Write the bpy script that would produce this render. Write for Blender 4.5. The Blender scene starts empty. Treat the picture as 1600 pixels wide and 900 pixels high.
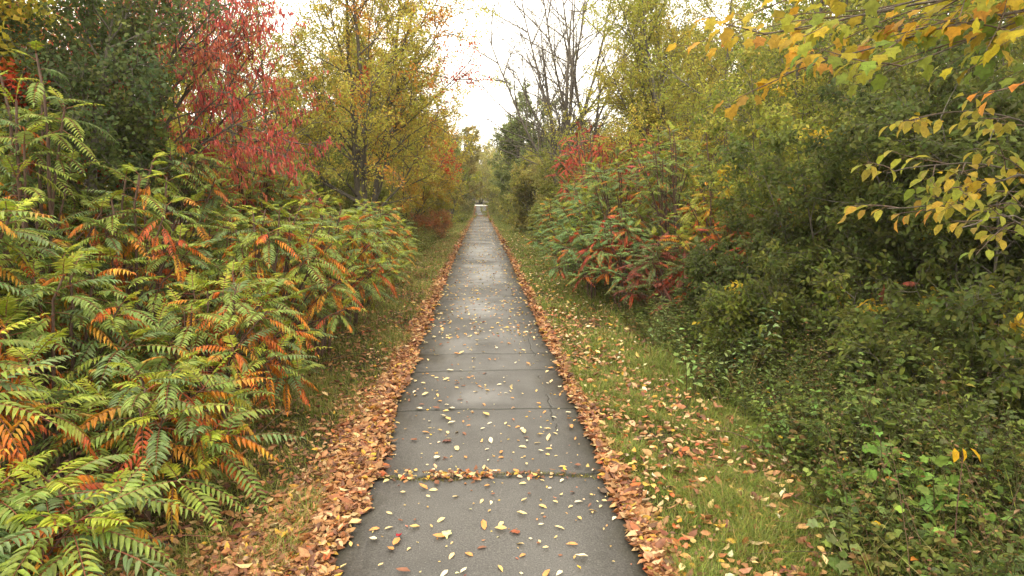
import bpy, math
import numpy as np
from mathutils import Vector, Matrix

SC = bpy.context.scene
COL = SC.collection
R = math.radians

# ------------------------------------------------------------------ camera
CAM_H = 2.2
F = 1000.0                       # focal length in photo pixels (1600 wide)
HOR, VPX = 303.0, 752.0
cam = bpy.data.objects.new("camera", bpy.data.cameras.new("camera"))
COL.objects.link(cam)
PITCH = math.atan((450 - HOR) / F)
YAW = math.atan((800 - VPX) / F)
cam.location = (0, 0, CAM_H)
cam.rotation_euler = (math.pi / 2 - PITCH, 0, -YAW)
cam.data.sensor_width = 36
cam.data.lens = 36 * F / 1600
cam.data.clip_start = 0.05
cam.data.clip_end = 3000
SC.camera = cam

# ------------------------------------------------------------------ light
SUN_EL, SUN_AZ = R(52), R(200)
w = bpy.data.worlds.new("World"); SC.world = w; w.use_nodes = True
nt = w.node_tree; nt.nodes.clear()
sky = nt.nodes.new("ShaderNodeTexSky"); sky.sky_type = 'NISHITA'
sky.sun_disc = False; sky.sun_elevation = SUN_EL; sky.sun_rotation = SUN_AZ
sky.air_density = 1.0; sky.dust_density = 6.0
tc = nt.nodes.new("ShaderNodeTexCoord")
nz = nt.nodes.new("ShaderNodeTexNoise"); nz.inputs["Scale"].default_value = 2.2; nz.inputs["Detail"].default_value = 5
cr = nt.nodes.new("ShaderNodeValToRGB")
cr.color_ramp.elements[0].position = .3; cr.color_ramp.elements[0].color = (13.0, 12.1, 10.4, 1)
cr.color_ramp.elements[1].position = .7; cr.color_ramp.elements[1].color = (16.2, 15.2, 13.2, 1)
mx = nt.nodes.new("ShaderNodeMix"); mx.data_type = 'RGBA'; mx.inputs[0].default_value = .93
bg = nt.nodes.new("ShaderNodeBackground"); bg.inputs[1].default_value = 0.13
wo = nt.nodes.new("ShaderNodeOutputWorld")
nt.links.new(tc.outputs["Generated"], nz.inputs["Vector"])
nt.links.new(nz.outputs["Fac"], cr.inputs[0])
nt.links.new(sky.outputs[0], mx.inputs[6]); nt.links.new(cr.outputs[0], mx.inputs[7])
nt.links.new(mx.outputs[2], bg.inputs[0]); nt.links.new(bg.outputs[0], wo.inputs[0])

sun = bpy.data.objects.new("sun", bpy.data.lights.new("sun", 'SUN')); COL.objects.link(sun)
sun.data.energy = 1.2; sun.data.angle = R(25); sun.data.color = (1, .94, .84)
sd = Vector((math.sin(SUN_AZ) * math.cos(SUN_EL), math.cos(SUN_AZ) * math.cos(SUN_EL), math.sin(SUN_EL)))
sun.rotation_euler = sd.to_track_quat('Z', 'Y').to_euler()

vs = SC.view_settings
vs.view_transform = 'Standard'; vs.look = 'None'; vs.exposure = 0.92; vs.gamma = 1; vs.use_curve_mapping = False
SC.render.engine = 'CYCLES'
cy = SC.cycles
cy.max_bounces = 6; cy.diffuse_bounces = 4; cy.glossy_bounces = 2; cy.transmission_bounces = 4; cy.transparent_max_bounces = 4
cy.use_denoising = True; cy.caustics_reflective = False; cy.caustics_refractive = False; cy.volume_bounces = 0

# ------------------------------------------------------------------ helpers
def rng(seed): return np.random.default_rng(seed)
def nrm(v):
    return v / np.maximum(np.linalg.norm(v, axis=-1, keepdims=True), 1e-9)
_rm = np.array(cam.rotation_euler.to_matrix())
def at(u, v, Y):
    """world point seen at photo pixel (u, v) at forward distance Y"""
    d = _rm @ np.array([u - 800, 450 - v, -F]); d = d / d[1]
    return np.array([0, 0, CAM_H]) + d * Y
def xat(u, Y): return float(at(u, HOR, Y)[0])

_py = np.array([-60, 0, 22, 60, 92, 120, 160, 3000.])
_pz = np.array([0, 0, 0, -.45, -.9, 0.05, .3, .3])
def prof(y): return np.interp(y, _py, _pz)
def gz(x, y):
    x = np.asarray(x, float); y = np.asarray(y, float)
    a = np.clip((np.abs(x) - 1.3) / 1.5, 0, 1)
    b = (.035 * np.sin(x * 2.1 + y * .7) + .03 * np.sin(x * .9 - y * 1.7 + 1) + .015 * np.sin(x * 5.1 + y * 4.3)) * a
    far = np.clip((np.abs(x) - 5) / 30, 0, 1)
    return prof(y) + b - .04 * a + far * (.5 * np.sin(x * .11 + y * .05) + .3)

class Buf:
    def __init__(s): s.v = []; s.c = []; s.f = {3: [], 4: []}; s.n = 0
    def add(s, V, faces, C):
        V = np.asarray(V, np.float32).reshape(-1, 3); s.v.append(V)
        C = np.broadcast_to(np.asarray(C, np.float32), (len(V), 3)); s.c.append(C)
        for f in faces:
            f = np.asarray(f, np.int32)
            if f.size: s.f[f.shape[-1]].append(f.reshape(-1, f.shape[-1]) + s.n)
        s.n += len(V)
    def arrays(s):
        return np.concatenate(s.v), np.concatenate(s.c), {k: (np.concatenate(v) if v else np.zeros((0, k), np.int32)) for k, v in s.f.items()}
    def mesh(s, name, mat, smooth=False):
        V, C, Fc = s.arrays()
        me = bpy.data.meshes.new(name)
        me.vertices.add(len(V)); me.vertices.foreach_set("co", V.ravel())
        n3, n4 = len(Fc[3]), len(Fc[4])
        loops = np.concatenate([Fc[3].ravel(), Fc[4].ravel()]).astype(np.int32)
        me.loops.add(len(loops)); me.loops.foreach_set("vertex_index", loops)
        st = np.concatenate([np.arange(n3) * 3, n3 * 3 + np.arange(n4) * 4]).astype(np.int32)
        me.polygons.add(n3 + n4); me.polygons.foreach_set("loop_start", st)
        if smooth: me.polygons.foreach_set("use_smooth", np.ones(n3 + n4, bool))
        me.update(calc_edges=True)
        at_ = me.color_attributes.new("Col", 'FLOAT_COLOR', 'POINT')
        at_.data.foreach_set("color", np.concatenate([C, np.ones((len(C), 1), np.float32)], 1).ravel())
        me.materials.append(mat)
        return me
    def obj(s, name, mat, parent=None, smooth=False):
        o = bpy.data.objects.new(name, s.mesh(name, mat, smooth)); COL.objects.link(o)
        if parent is not None: o.parent = parent
        return o

def tag(o, label=None, cat=None, group=None, kind=None):
    if label: o["label"] = label
    if cat: o["category"] = cat
    if group: o["group"] = group
    if kind: o["kind"] = kind
    return o
def thing(name, label, cat, loc, group=None, rz=0):
    o = bpy.data.objects.new(name, None); COL.objects.link(o)
    o.location = [float(a) for a in loc]; o.rotation_euler = (0, 0, rz); o.empty_display_size = .2
    return tag(o, label, cat, group)
def copy_tree(o, loc, rz, sc, label, group, cat=None):
    r = o.copy(); COL.objects.link(r); r.location = [float(a) for a in loc]; r.rotation_euler = (0, 0, rz); r.scale = (sc, sc, sc)
    r["label"] = label; r["group"] = group
    if cat: r["category"] = cat
    for ch in list(o.children):
        c = ch.copy(); COL.objects.link(c); c.parent = r
    return r

# leaf templates: x = along the leaf, y = across, z = up from the blade
T_QUAD = (np.array([[0, 0, 0], [.42, .5, .10], [1, 0, -.12], [.42, -.5, .10]]), [np.array([[0, 1, 2, 3]])])
T_LEAF = (np.array([[0, 0, 0], [.28, .42, .10], [.66, .40, .06], [1, 0, -.18], [.66, -.40, .06], [.28, -.42, .10], [.28, 0, 0], [.66, 0, -.05]]),
          [np.array([[0, 1, 6], [0, 6, 5], [7, 2, 3], [7, 3, 4]][:]), np.array([[6, 1, 2, 7], [5, 6, 7, 4]])])
T_LANCE = (np.array([[0, 0, 0], [.22, .5, .10], [.60, .38, .05], [1, 0, -.15], [.60, -.38, .05], [.22, -.5, .10], [.45, 0, -.02]]),
           [np.array([[0, 1, 6], [1, 2, 6], [2, 3, 6], [3, 4, 6], [4, 5, 6], [5, 0, 6]])])
_m = [[0, 0, 0], [.0, .22, .02], [.12, .46, .04], [.30, .38, .0], [.46, .44, .05], [.66, .50, .02], [.70, .30, .0], [.80, .16, .0], [1, 0, -.22]]
_mm = _m + [[a, -b, c] for a, b, c in _m[-2:0:-1]] + [[.38, 0, .04]]
T_MAPLE = (np.array(_mm, float), [np.array([[i, (i + 1) % 16, 16] for i in range(16)])])
T_CURL = (np.array([[0, 0, .10], [.30, .40, .34], [.70, .36, .30], [1, 0, .30], [.70, -.36, .22], [.30, -.40, .30], [.5, 0, 0]]),
          [np.array([[0, 1, 6], [1, 2, 6], [2, 3, 6], [3, 4, 6], [4, 5, 6], [5, 0, 6]])])
T_BLADE = (np.array([[0, .5, 0], [0, -.5, 0], [.5, -.36, .08], [.5, .36, .08], [1, 0, -.25]]), [np.array([[0, 1, 2, 3]]), np.array([[3, 2, 4]])])
for t_ in (T_LEAF,): pass

def leaves(buf, tmpl, P, D, N, L, Wd, C, jit=.12, g=None, bend=None):
    n = len(P)
    if n == 0: return
    tv, tf = tmpl
    X = nrm(D); Y = nrm(np.cross(N, X)); Z = np.cross(X, Y)
    L = np.broadcast_to(np.asarray(L, float), (n,)); Wd = np.broadcast_to(np.asarray(Wd, float), (n,))
    zs = L if bend is None else L * bend
    V = (P[:, None] + tv[None, :, 0:1] * (X * L[:, None])[:, None] + tv[None, :, 1:2] * (Y * Wd[:, None])[:, None]
         + tv[None, :, 2:3] * (Z * np.broadcast_to(zs, (n,))[:, None])[:, None])
    k = len(tv)
    C = np.asarray(C, float)
    if jit and g is not None:
        C = C * (1 + g.normal(0, jit, (n, 1))) * (1 + g.normal(0, jit * .35, (n, 3)))
    C = C.mean(1, keepdims=True) * -.13 + C * 1.13
    C = np.clip(C, .003, .95)
    off = (np.arange(n) * k)[:, None, None]
    buf.add(V, [f[None] + off for f in tf], np.repeat(C, k, 0))

def tubes(buf, P, Rd, C, S=4):
    """P (n,k,3) polylines, Rd (n,k) radii"""
    n, k, _ = P.shape
    if n == 0: return
    T = np.empty_like(P); T[:, 1:-1] = P[:, 2:] - P[:, :-2]; T[:, 0] = P[:, 1] - P[:, 0]; T[:, -1] = P[:, -1] - P[:, -2]
    T = nrm(T)
    ref = np.where(np.abs(T[:, :1, 2:3]) > .8, np.array([1., .1, 0]), np.array([.05, 0, 1.]))
    ref = np.broadcast_to(ref, T.shape)
    A = nrm(np.cross(T, ref)); B = np.cross(T, A)
    th = np.arange(S) * 2 * np.pi / S
    V = P[:, :, None] + Rd[:, :, None, None] * (np.cos(th)[None, None, :, None] * A[:, :, None] + np.sin(th)[None, None, :, None] * B[:, :, None])
    i = np.arange(k - 1)[:, None] * S; j = np.arange(S)[None]; j2 = (j + 1) % S
    f = np.stack([i + j, i + j2, i + S + j2, i + S + j], -1).reshape(-1, 4)
    off = (np.arange(n) * k * S)[:, None, None]
    C = np.asarray(C, float)
    if C.ndim == 2: C = np.repeat(C, k * S, 0)
    buf.add(V, [f[None] + off], C)

def grow(g, P, D, L, nseg, wander, up=0.):
    n = len(P); out = np.empty((n, nseg + 1, 3)); out[:, 0] = P; d = nrm(D); p = P.copy()
    st = (np.broadcast_to(L, (n,)) / nseg)[:, None]
    for k in range(nseg):
        d = d + g.normal(0, wander, (n, 3)); d[:, 2] += up; d = nrm(d); p = p + d * st; out[:, k + 1] = p
    return out
def kids(g, P, L, nc, t0, t1, ang, ratio, sp=.25, taper=.6):
    """children of polylines: start, direction, length, parent index, parameter"""
    n, k, _ = P.shape
    t = t0 + (t1 - t0) * (np.arange(nc)[None] + g.random((n, nc))) / nc
    s = t * (k - 1); i = np.minimum(s.astype(int), k - 2); fr = (s - i)[..., None]
    r_ = np.arange(n)[:, None]
    a, b = P[r_, i], P[r_, i + 1]
    S = a + (b - a) * fr; T = nrm(b - a)
    az = np.arange(nc)[None] * 2.4 + g.random((n, 1)) * 6.28 + g.normal(0, .5, (n, nc))
    ref = np.where(np.abs(T[..., 2:3]) > .9, np.array([1., 0, 0]), np.array([0, 0, 1.]))
    A = nrm(np.cross(T, ref)); B = np.cross(T, A)
    perp = A * np.cos(az)[..., None] + B * np.sin(az)[..., None]
    an = g.normal(ang, .15, (n, nc))[..., None]
    D = T * np.cos(an) + perp * np.sin(an)
    LL = np.broadcast_to(L, (n,))[:, None] * ratio * (1 - taper * t) * (1 + g.normal(0, sp, (n, nc)))
    LL = np.maximum(LL, .05)
    idx = np.repeat(np.arange(n), nc)
    return S.reshape(-1, 3), D.reshape(-1, 3), LL.reshape(-1), idx, t.reshape(-1)
def pick(g, pal, n, wts=None):
    pal = np.asarray(pal, float); return pal[g.choice(len(pal), n, p=wts)]

# ------------------------------------------------------------------ materials
def mat_leaf(name, rough=.45, transl=.3, spec=.5, noise=.25):
    m = bpy.data.materials.new(name); m.use_nodes = True; t = m.node_tree; t.nodes.clear()
    a = t.nodes.new("ShaderNodeAttribute"); a.attribute_name = "Col"
    tcx = t.nodes.new("ShaderNodeTexCoord")
    n = t.nodes.new("ShaderNodeTexNoise"); n.inputs["Scale"].default_value = 38; n.inputs["Detail"].default_value = 3
    mr = t.nodes.new("ShaderNodeMapRange"); mr.inputs[1].default_value = .3; mr.inputs[2].default_value = .7
    mr.inputs[3].default_value = 1 - noise; mr.inputs[4].default_value = 1 + noise
    mul = t.nodes.new("ShaderNodeMix"); mul.data_type = 'RGBA'; mul.blend_type = 'MULTIPLY'; mul.inputs[0].default_value = 1
    t.links.new(tcx.outputs["Object"], n.inputs["Vector"]); t.links.new(n.outputs["Fac"], mr.inputs[0])
    t.links.new(a.outputs["Color"], mul.inputs[6]); t.links.new(mr.outputs[0], mul.inputs[7])
    n2 = t.nodes.new("ShaderNodeTexNoise"); n2.inputs["Scale"].default_value = 130; n2.inputs["Detail"].default_value = 2
    m2 = t.nodes.new("ShaderNodeMapRange"); m2.inputs[1].default_value = .60; m2.inputs[2].default_value = .70
    t.links.new(tcx.outputs["Object"], n2.inputs["Vector"]); t.links.new(n2.outputs["Fac"], m2.inputs[0])
    sp = t.nodes.new("ShaderNodeMix"); sp.data_type = 'RGBA'; sp.inputs[7].default_value = (.12, .07, .03, 1)
    ms = t.nodes.new("ShaderNodeMath"); ms.operation = 'MULTIPLY'; ms.inputs[1].default_value = .7
    t.links.new(m2.outputs[0], ms.inputs[0]); t.links.new(ms.outputs[0], sp.inputs[0]); t.links.new(mul.outputs[2], sp.inputs[6]); mul = sp
    p = t.nodes.new("ShaderNodeBsdfPrincipled"); p.inputs["Roughness"].default_value = rough
    p.inputs["Specular IOR Level"].default_value = spec
    t.links.new(mul.outputs[2], p.inputs["Base Color"])
    o = t.nodes.new("ShaderNodeOutputMaterial")
    if transl > 0:
        tr = t.nodes.new("ShaderNodeBsdfTranslucent"); mm = t.nodes.new("ShaderNodeMixShader"); mm.inputs[0].default_value = transl
        g2 = t.nodes.new("ShaderNodeGamma"); g2.inputs[1].default_value = .85
        t.links.new(mul.outputs[2], g2.inputs[0]); t.links.new(g2.outputs[0], tr.inputs["Color"])
        t.links.new(p.outputs[0], mm.inputs[1]); t.links.new(tr.outputs[0], mm.inputs[2]); t.links.new(mm.outputs[0], o.inputs[0])
    else: t.links.new(p.outputs[0], o.inputs[0])
    return m
M_SUMAC = mat_leaf("sumac_leaf", .48, .32, .38)
M_LEAF = mat_leaf("tree_leaf", .55, .50, .2)
M_LITTER = mat_leaf("dry_leaf", .6, .12, .35)
M_GRASS = mat_leaf("grass_blade", .55, .25, .3)
M_HERB = mat_leaf("weed_leaf", .55, .28, .22)

def mat_bark():
    m = bpy.data.materials.new("bark"); m.use_nodes = True; t = m.node_tree; p = t.nodes["Principled BSDF"]
    p.inputs["Roughness"].default_value = .85
    a = t.nodes.new("ShaderNodeAttribute"); a.attribute_name = "Col"
    tcx = t.nodes.new("ShaderNodeTexCoord"); mp = t.nodes.new("ShaderNodeMapping"); mp.inputs["Scale"].default_value = (14, 14, 3)
    n = t.nodes.new("ShaderNodeTexNoise"); n.inputs["Scale"].default_value = 3; n.inputs["Detail"].default_value = 6
    mr = t.nodes.new("ShaderNodeMapRange"); mr.inputs[1].default_value = .3; mr.inputs[2].default_value = .7; mr.inputs[3].default_value = .5; mr.inputs[4].default_value = 1.5
    mul = t.nodes.new("ShaderNodeMix"); mul.data_type = 'RGBA'; mul.blend_type = 'MULTIPLY'; mul.inputs[0].default_value = 1
    bp = t.nodes.new("ShaderNodeBump"); bp.inputs["Strength"].default_value = .6; bp.inputs["Distance"].default_value = .02
    L = t.links.new
    L(tcx.outputs["Object"], mp.inputs[0]); L(mp.outputs[0], n.inputs["Vector"]); L(n.outputs["Fac"], mr.inputs[0])
    L(a.outputs["Color"], mul.inputs[6]); L(mr.outputs[0], mul.inputs[7]); L(mul.outputs[2], p.inputs["Base Color"])
    L(n.outputs["Fac"], bp.inputs["Height"]); L(bp.outputs[0], p.inputs["Normal"])
    return m
M_BARK = mat_bark()

def nodes(name):
    m = bpy.data.materials.new(name); m.use_nodes = True; t = m.node_tree
    return m, t, t.nodes["Principled BSDF"], t.links.new
def mat_ground():
    m, t, p, L = nodes("soil_and_thatch")
    p.inputs["Roughness"].default_value = .95; p.inputs["Specular IOR Level"].default_value = .15
    tcx = t.nodes.new("ShaderNodeTexCoord")
    n1 = t.nodes.new("ShaderNodeTexNoise"); n1.inputs["Scale"].default_value = 1.3; n1.inputs["Detail"].default_value = 6
    n2 = t.nodes.new("ShaderNodeTexNoise"); n2.inputs["Scale"].default_value = 26; n2.inputs["Detail"].default_value = 5
    c1 = t.nodes.new("ShaderNodeValToRGB"); e = c1.color_ramp.elements
    e[0].position = .35; e[0].color = (.035, .040, .014, 1); e[1].position = .65; e[1].color = (.075, .055, .026, 1)
    c2 = t.nodes.new("ShaderNodeValToRGB"); e = c2.color_ramp.elements
    e[0].position = .35; e[0].color = (.45, .45, .45, 1); e[1].position = .7; e[1].color = (1.5, 1.45, 1.3, 1)
    mul = t.nodes.new("ShaderNodeMix"); mul.data_type = 'RGBA'; mul.blend_type = 'MULTIPLY'; mul.inputs[0].default_value = 1
    bp = t.nodes.new("ShaderNodeBump"); bp.inputs["Strength"].default_value = .8; bp.inputs["Distance"].default_value = .03
    L(tcx.outputs["Object"], n1.inputs["Vector"]); L(tcx.outputs["Object"], n2.inputs["Vector"])
    L(n1.outputs["Fac"], c1.inputs[0]); L(n2.outputs["Fac"], c2.inputs[0]); L(c1.outputs[0], mul.inputs[6]); L(c2.outputs[0], mul.inputs[7])
    L(mul.outputs[2], p.inputs["Base Color"]); L(n2.outputs["Fac"], bp.inputs["Height"]); L(bp.outputs[0], p.inputs["Normal"])
    return m
JOINTS = [4.72, 6.3, 7.75, 8.6, 11.95, 13.6, 15.3, 17.4, 20.4, 23, 26, 30, 35, 42, 50, 60]
def mat_asphalt():
    m, t, p, L = nodes("worn_asphalt")
    N = t.nodes.new
    tcx = N("ShaderNodeTexCoord"); sep = N("ShaderNodeSeparateXYZ"); L(tcx.outputs["Object"], sep.inputs[0])
    def noise(s, d=4, r=.5, vec=None):
        n = N("ShaderNodeTexNoise"); n.inputs["Scale"].default_value = s; n.inputs["Detail"].default_value = d; n.inputs["Roughness"].default_value = r
        L(vec or tcx.outputs["Object"], n.inputs["Vector"]); return n.outputs["Fac"]
    def ramp(f, a, b, ca, cb):
        r_ = N("ShaderNodeValToRGB"); e = r_.color_ramp.elements; e[0].position = a; e[1].position = b
        e[0].color = (*ca, 1); e[1].color = (*cb, 1); L(f, r_.inputs[0]); return r_.outputs[0]
    def mix(f, a, b, mode='MIX'):
        x = N("ShaderNodeMix"); x.data_type = 'RGBA'; x.blend_type = mode
        if isinstance(f, float): x.inputs[0].default_value = f
        else: L(f, x.inputs[0])
        for i, c in ((6, a), (7, b)):
            if isinstance(c, tuple): x.inputs[i].default_value = (*c, 1)
            else: L(c, x.inputs[i])
        return x.outputs[2]
    def math_(op, a, b=None, c=None):
        x = N("ShaderNodeMath"); x.operation = op
        for i, q in enumerate((a, b, c)):
            if q is None: continue
            if isinstance(q, (int, float)): x.inputs[i].default_value = q
            else: L(q, x.inputs[i])
        return x.outputs[0]
    base = ramp(noise(.9, 6, .6), .3, .7, (.060, .057, .052), (.100, .094, .087))
    grain = ramp(noise(95, 3, .7), .35, .68, (.55, .55, .55), (1.6, 1.58, 1.55))
    base = mix(1.0, base, grain, 'MULTIPLY')
    v = N("ShaderNodeTexVoronoi"); v.inputs["Scale"].default_value = 42; L(tcx.outputs["Object"], v.inputs["Vector"])
    chip = math_('LESS_THAN', v.outputs["Distance"], .13)
    base = mix(math_('MULTIPLY', chip, .7), base, (.24, .23, .21))
    # darker asphalt between worn patches near the right edge
    patch = ramp(noise(.55, 3, .5), .42, .62, (0, 0, 0), (1, 1, 1))
    base = mix(math_('MULTIPLY', patch, .25), base, (.058, .055, .052))
    ex = math_('ABSOLUTE', math_('SUBTRACT', sep.outputs[0], .03)); em = math_('MULTIPLY', math_('MINIMUM', math_('MAXIMUM', math_('MULTIPLY', math_('SUBTRACT', math_('ADD', ex, math_('MULTIPLY', noise(2.3, 5, .65), .5)), 1.02), 5.0), 0.0), 1.0), .75)
    base = mix(em, base, (.040, .036, .018))
    # transverse joints
    wob = math_('MULTIPLY_ADD', noise(1.6, 4, .6), .16, -.08)
    yy = math_('ADD', sep.outputs[1], wob)
    tot = None
    for i, j in enumerate(JOINTS):
        wd = .014 + .0019 * j + (.012 if i == 0 else 0)
        d = math_('SUBTRACT', 1.0, math_('DIVIDE', math_('ABSOLUTE', math_('SUBTRACT', yy, j)), wd))
        d = math_('MAXIMUM', d, 0.0)
        tot = d if tot is None else math_('MAXIMUM', tot, d)
    # lengthwise crack near the right edge
    wx = math_('ADD', sep.outputs[0], math_('MULTIPLY_ADD', noise(1.1, 5, .65), .34, -.17))
    dc = math_('MAXIMUM', math_('SUBTRACT', 1.0, math_('DIVIDE', math_('ABSOLUTE', math_('SUBTRACT', wx, .70)), .014)), 0.0)
    dc = math_('MULTIPLY', dc, math_('MULTIPLY', math_('GREATER_THAN', noise(.9, 3), .52), .6))
    crack = math_('MINIMUM', math_('MULTIPLY', math_('MAXIMUM', tot, dc), 1.5), 1.0)
    base = mix(math_('MULTIPLY', crack, .85), base, (.018, .019, .012))
    sheen_spot = None  # wet sheen painted into the base colour as soft paler ovals, also smoother
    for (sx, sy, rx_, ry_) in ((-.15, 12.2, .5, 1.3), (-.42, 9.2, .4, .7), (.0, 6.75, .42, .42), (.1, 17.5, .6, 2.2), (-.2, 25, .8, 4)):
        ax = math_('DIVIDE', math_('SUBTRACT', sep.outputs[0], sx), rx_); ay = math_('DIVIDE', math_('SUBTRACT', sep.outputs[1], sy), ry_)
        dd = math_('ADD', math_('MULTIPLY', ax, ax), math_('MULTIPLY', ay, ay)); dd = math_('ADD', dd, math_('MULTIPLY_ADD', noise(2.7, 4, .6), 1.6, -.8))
        dd = math_('MAXIMUM', math_('SUBTRACT', 1.0, dd), 0.0); sheen_spot = dd if sheen_spot is None else math_('MAXIMUM', sheen_spot, dd)
    sheen_spot = math_('MINIMUM', sheen_spot, 1.0)
    base = mix(math_('MULTIPLY', sheen_spot, .42), base, (.17, .165, .16))
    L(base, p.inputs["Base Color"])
    wet = ramp(noise(.8, 4, .55), .42, .66, (.66, .66, .66), (.36, .36, .36))
    L(mix(math_('MULTIPLY', sheen_spot, .8), wet, (.30, .30, .30)), p.inputs["Roughness"]); p.inputs["Specular IOR Level"].default_value = .4
    h = math_('SUBTRACT', math_('ADD', math_('MULTIPLY', noise(95, 3, .7), .25), math_('MULTIPLY', noise(3, 3), .5)), math_('MULTIPLY', crack, 1.5))
    bp = N("ShaderNodeBump"); bp.inputs["Strength"].default_value = .5; bp.inputs["Distance"].default_value = .012
    L(h, bp.inputs["Height"]); L(bp.outputs[0], p.inputs["Normal"])
    return m
def mat_gravel():
    m, t, p, L = nodes("pale_gravel"); p.inputs["Roughness"].default_value = .9
    n = t.nodes.new("ShaderNodeTexNoise"); n.inputs["Scale"].default_value = 9; n.inputs["Detail"].default_value = 6
    c = t.nodes.new("ShaderNodeValToRGB"); c.color_ramp.elements[0].color = (.40, .37, .32, 1); c.color_ramp.elements[1].color = (.56, .53, .47, 1)
    L(n.outputs["Fac"], c.inputs[0]); L(c.outputs[0], p.inputs["Base Color"]); return m

# ------------------------------------------------------------------ ground, path, cross road
def grid(xs, ys, zf):
    X, Y = np.meshgrid(xs, ys); Z = zf(X, Y)
    nx, ny = len(xs), len(ys)
    i = (np.arange(ny - 1)[:, None] * nx + np.arange(nx - 1)[None]).ravel()
    return np.stack([X, Y, Z], -1).reshape(-1, 3), np.stack([i, i + 1, i + nx + 1, i + nx], -1)
ys = np.unique(np.concatenate([[-400, -100, -30, -10, -3], np.arange(0, 40, .25), np.arange(40, 170, 1.), [200, 260, 400, 800, 2000]]))
xs_in = np.array([-1.2, -1., 0, 1., 1.2])
xs = np.concatenate([[-1500, -400, -150, -80, -50], np.arange(-36, -8, 2.), np.arange(-8, -1.25, .25), xs_in, np.arange(1.4, 8, .25), np.arange(8, 38, 2.), [50, 80, 150, 400, 1500]])
V, Fq = grid(xs, ys, gz)
b = Buf(); b.add(V, [Fq], (.06, .05, .03)); tag(b.obj("ground", mat_ground(), smooth=True), kind="structure")
# path: slab with ragged edges and a small thickness
PW = 1.0; PX = .03
py = ys[(ys >= -3) & (ys <= 118)]
g = rng(5)
lx = -PW + PX + g.normal(0, .02, len(py)) + .035 * np.sin(py * 1.9) + .02 * np.sin(py * 5.3 + 1) ; rx = PW + PX + g.normal(0, .02, len(py)) + .03 * np.sin(py * 1.3 + 2) + .02 * np.sin(py * 4.7)
pz = prof(py)
cols = []
for fx, dz in ((0, -.03), (0, .014), (.25, .020), (.5, .024), (.75, .020), (1, .014), (1, -.03)):
    cols.append(np.stack([lx + (rx - lx) * fx, py, pz + dz], -1))
G = np.stack(cols, 1); n_, k_ = G.shape[:2]
i = (np.arange(n_ - 1)[:, None] * k_ + np.arange(k_ - 1)[None]).ravel()
b = Buf(); b.add(G.reshape(-1, 3), [np.stack([i, i + 1, i + k_ + 1, i + k_], -1)], (.08, .08, .08))
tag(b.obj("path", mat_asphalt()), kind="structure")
V, Fq = grid(np.arange(-14, 14.1, 1.), np.array([118.0, 120, 122, 124.5]), lambda x, y: prof(y) + .45 + .0 * x)
V[:, 2] = np.maximum(gz(V[:, 0], V[:, 1]), prof(V[:, 1])) + .06
b = Buf(); b.add(V, [Fq], (.4, .4, .4)); tag(b.obj("road", mat_gravel()), kind="structure")

# ------------------------------------------------------------------ fallen leaves
LIT = [(.35, .18, .085), (.29, .13, .06), (.42, .24, .12), (.18, .08, .045), (.50, .35, .19), (.13, .065, .04), (.50, .30, .07), (.38, .12, .05)]
LITW = np.array([.21, .20, .16, .15, .10, .12, .04, .02])
PALE = [(.60, .45, .22), (.56, .37, .14), (.66, .56, .36), (.42, .22, .10), (.34, .16, .09), (.66, .42, .07), (.16, .07, .05)]
PALEW = np.array([.30, .17, .17, .16, .10, .06, .04])
def flat_leaves(b, g, x, y, z, L, C, tilt=.5, aspect=.5):
    n = len(x); P = np.stack([x, y, z], -1); az = g.random(n) * 6.283
    D = np.stack([np.cos(az), np.sin(az), g.normal(0, tilt * .5, n)], -1)
    N = np.stack([g.normal(0, tilt, n), g.normal(0, tilt, n), np.ones(n)], -1)
    fl = g.random(n) < .4; N[fl, 2] *= -1
    P[fl, 2] += L[fl] * .25
    h = n // 2
    leaves(b, T_CURL, P[:h], D[:h], N[:h], L[:h], L[:h] * aspect, C[:h], .16, g)
    leaves(b, T_LEAF, P[h:], D[h:], N[h:], L[h:], L[h:] * aspect * 1.1, C[h:], .16, g)
g = rng(11); b = Buf()
def band(n, y0, y1, side):
    u = g.random(n); y = y0 * (y1 / y0) ** u if y0 > 0 else y0 + (y1 - y0) * u
    if side < 0:
        wdt = np.interp(y, [2, 3.5, 5, 8.4, 20, 60], [.95, .78, .54, .33, .20, .24]); inner = -np.interp(y, [2, 4, 6, 10, 30], [.86, .86, .90, .95, 1.0])
    else:
        wdt = np.interp(y, [2, 3.5, 6, 12, 60], [.26, .21, .16, .12, .15]); inner = np.interp(y, [2, 8, 30], [.96, .98, 1.0]) + .03
    rag = .16 * np.sin(y * 2.3 + side) + .07 * np.sin(y * 6.1 + 2 * side) + .05 * np.sin(y * 13 + side)
    q = np.abs(g.beta(1.4, 1.7, n) + g.normal(0, .10, n))
    return inner + side * (q * wdt + rag * .5 * wdt - .03), y
for n, y0, y1, side, sc in ((25000, 2.3, 9, -1, 1), (9500, 2.3, 9, 1, 1), (12000, 9, 25, -1, 1.2), (11000, 9, 25, 1, 1.2), (5000, 25, 60, -1, 1.7), (5000, 25, 60, 1, 1.7), (2500, 60, 117, -1, 2.6), (2500, 60, 117, 1, 2.6)):
    x, y = band(n, y0, y1, side)
    kp = g.random(len(x)) < .45 + .75 * (.5 + .5 * np.sin(y * 3.7 + x * 5 + side) * np.sin(y * 1.3 + x * 9)); x, y = x[kp], y[kp]; n = len(x)
    L = g.lognormal(math.log(.054), .32, n).clip(.022, .11) * sc
    z = np.maximum(gz(x, y), prof(y) + .016 * (np.abs(x) < 1.03)) + .006 + g.random(n) ** 1.5 * .04
    flat_leaves(b, g, x, y, z, L, pick(g, LIT, n, LITW), .45, .52)
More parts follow.
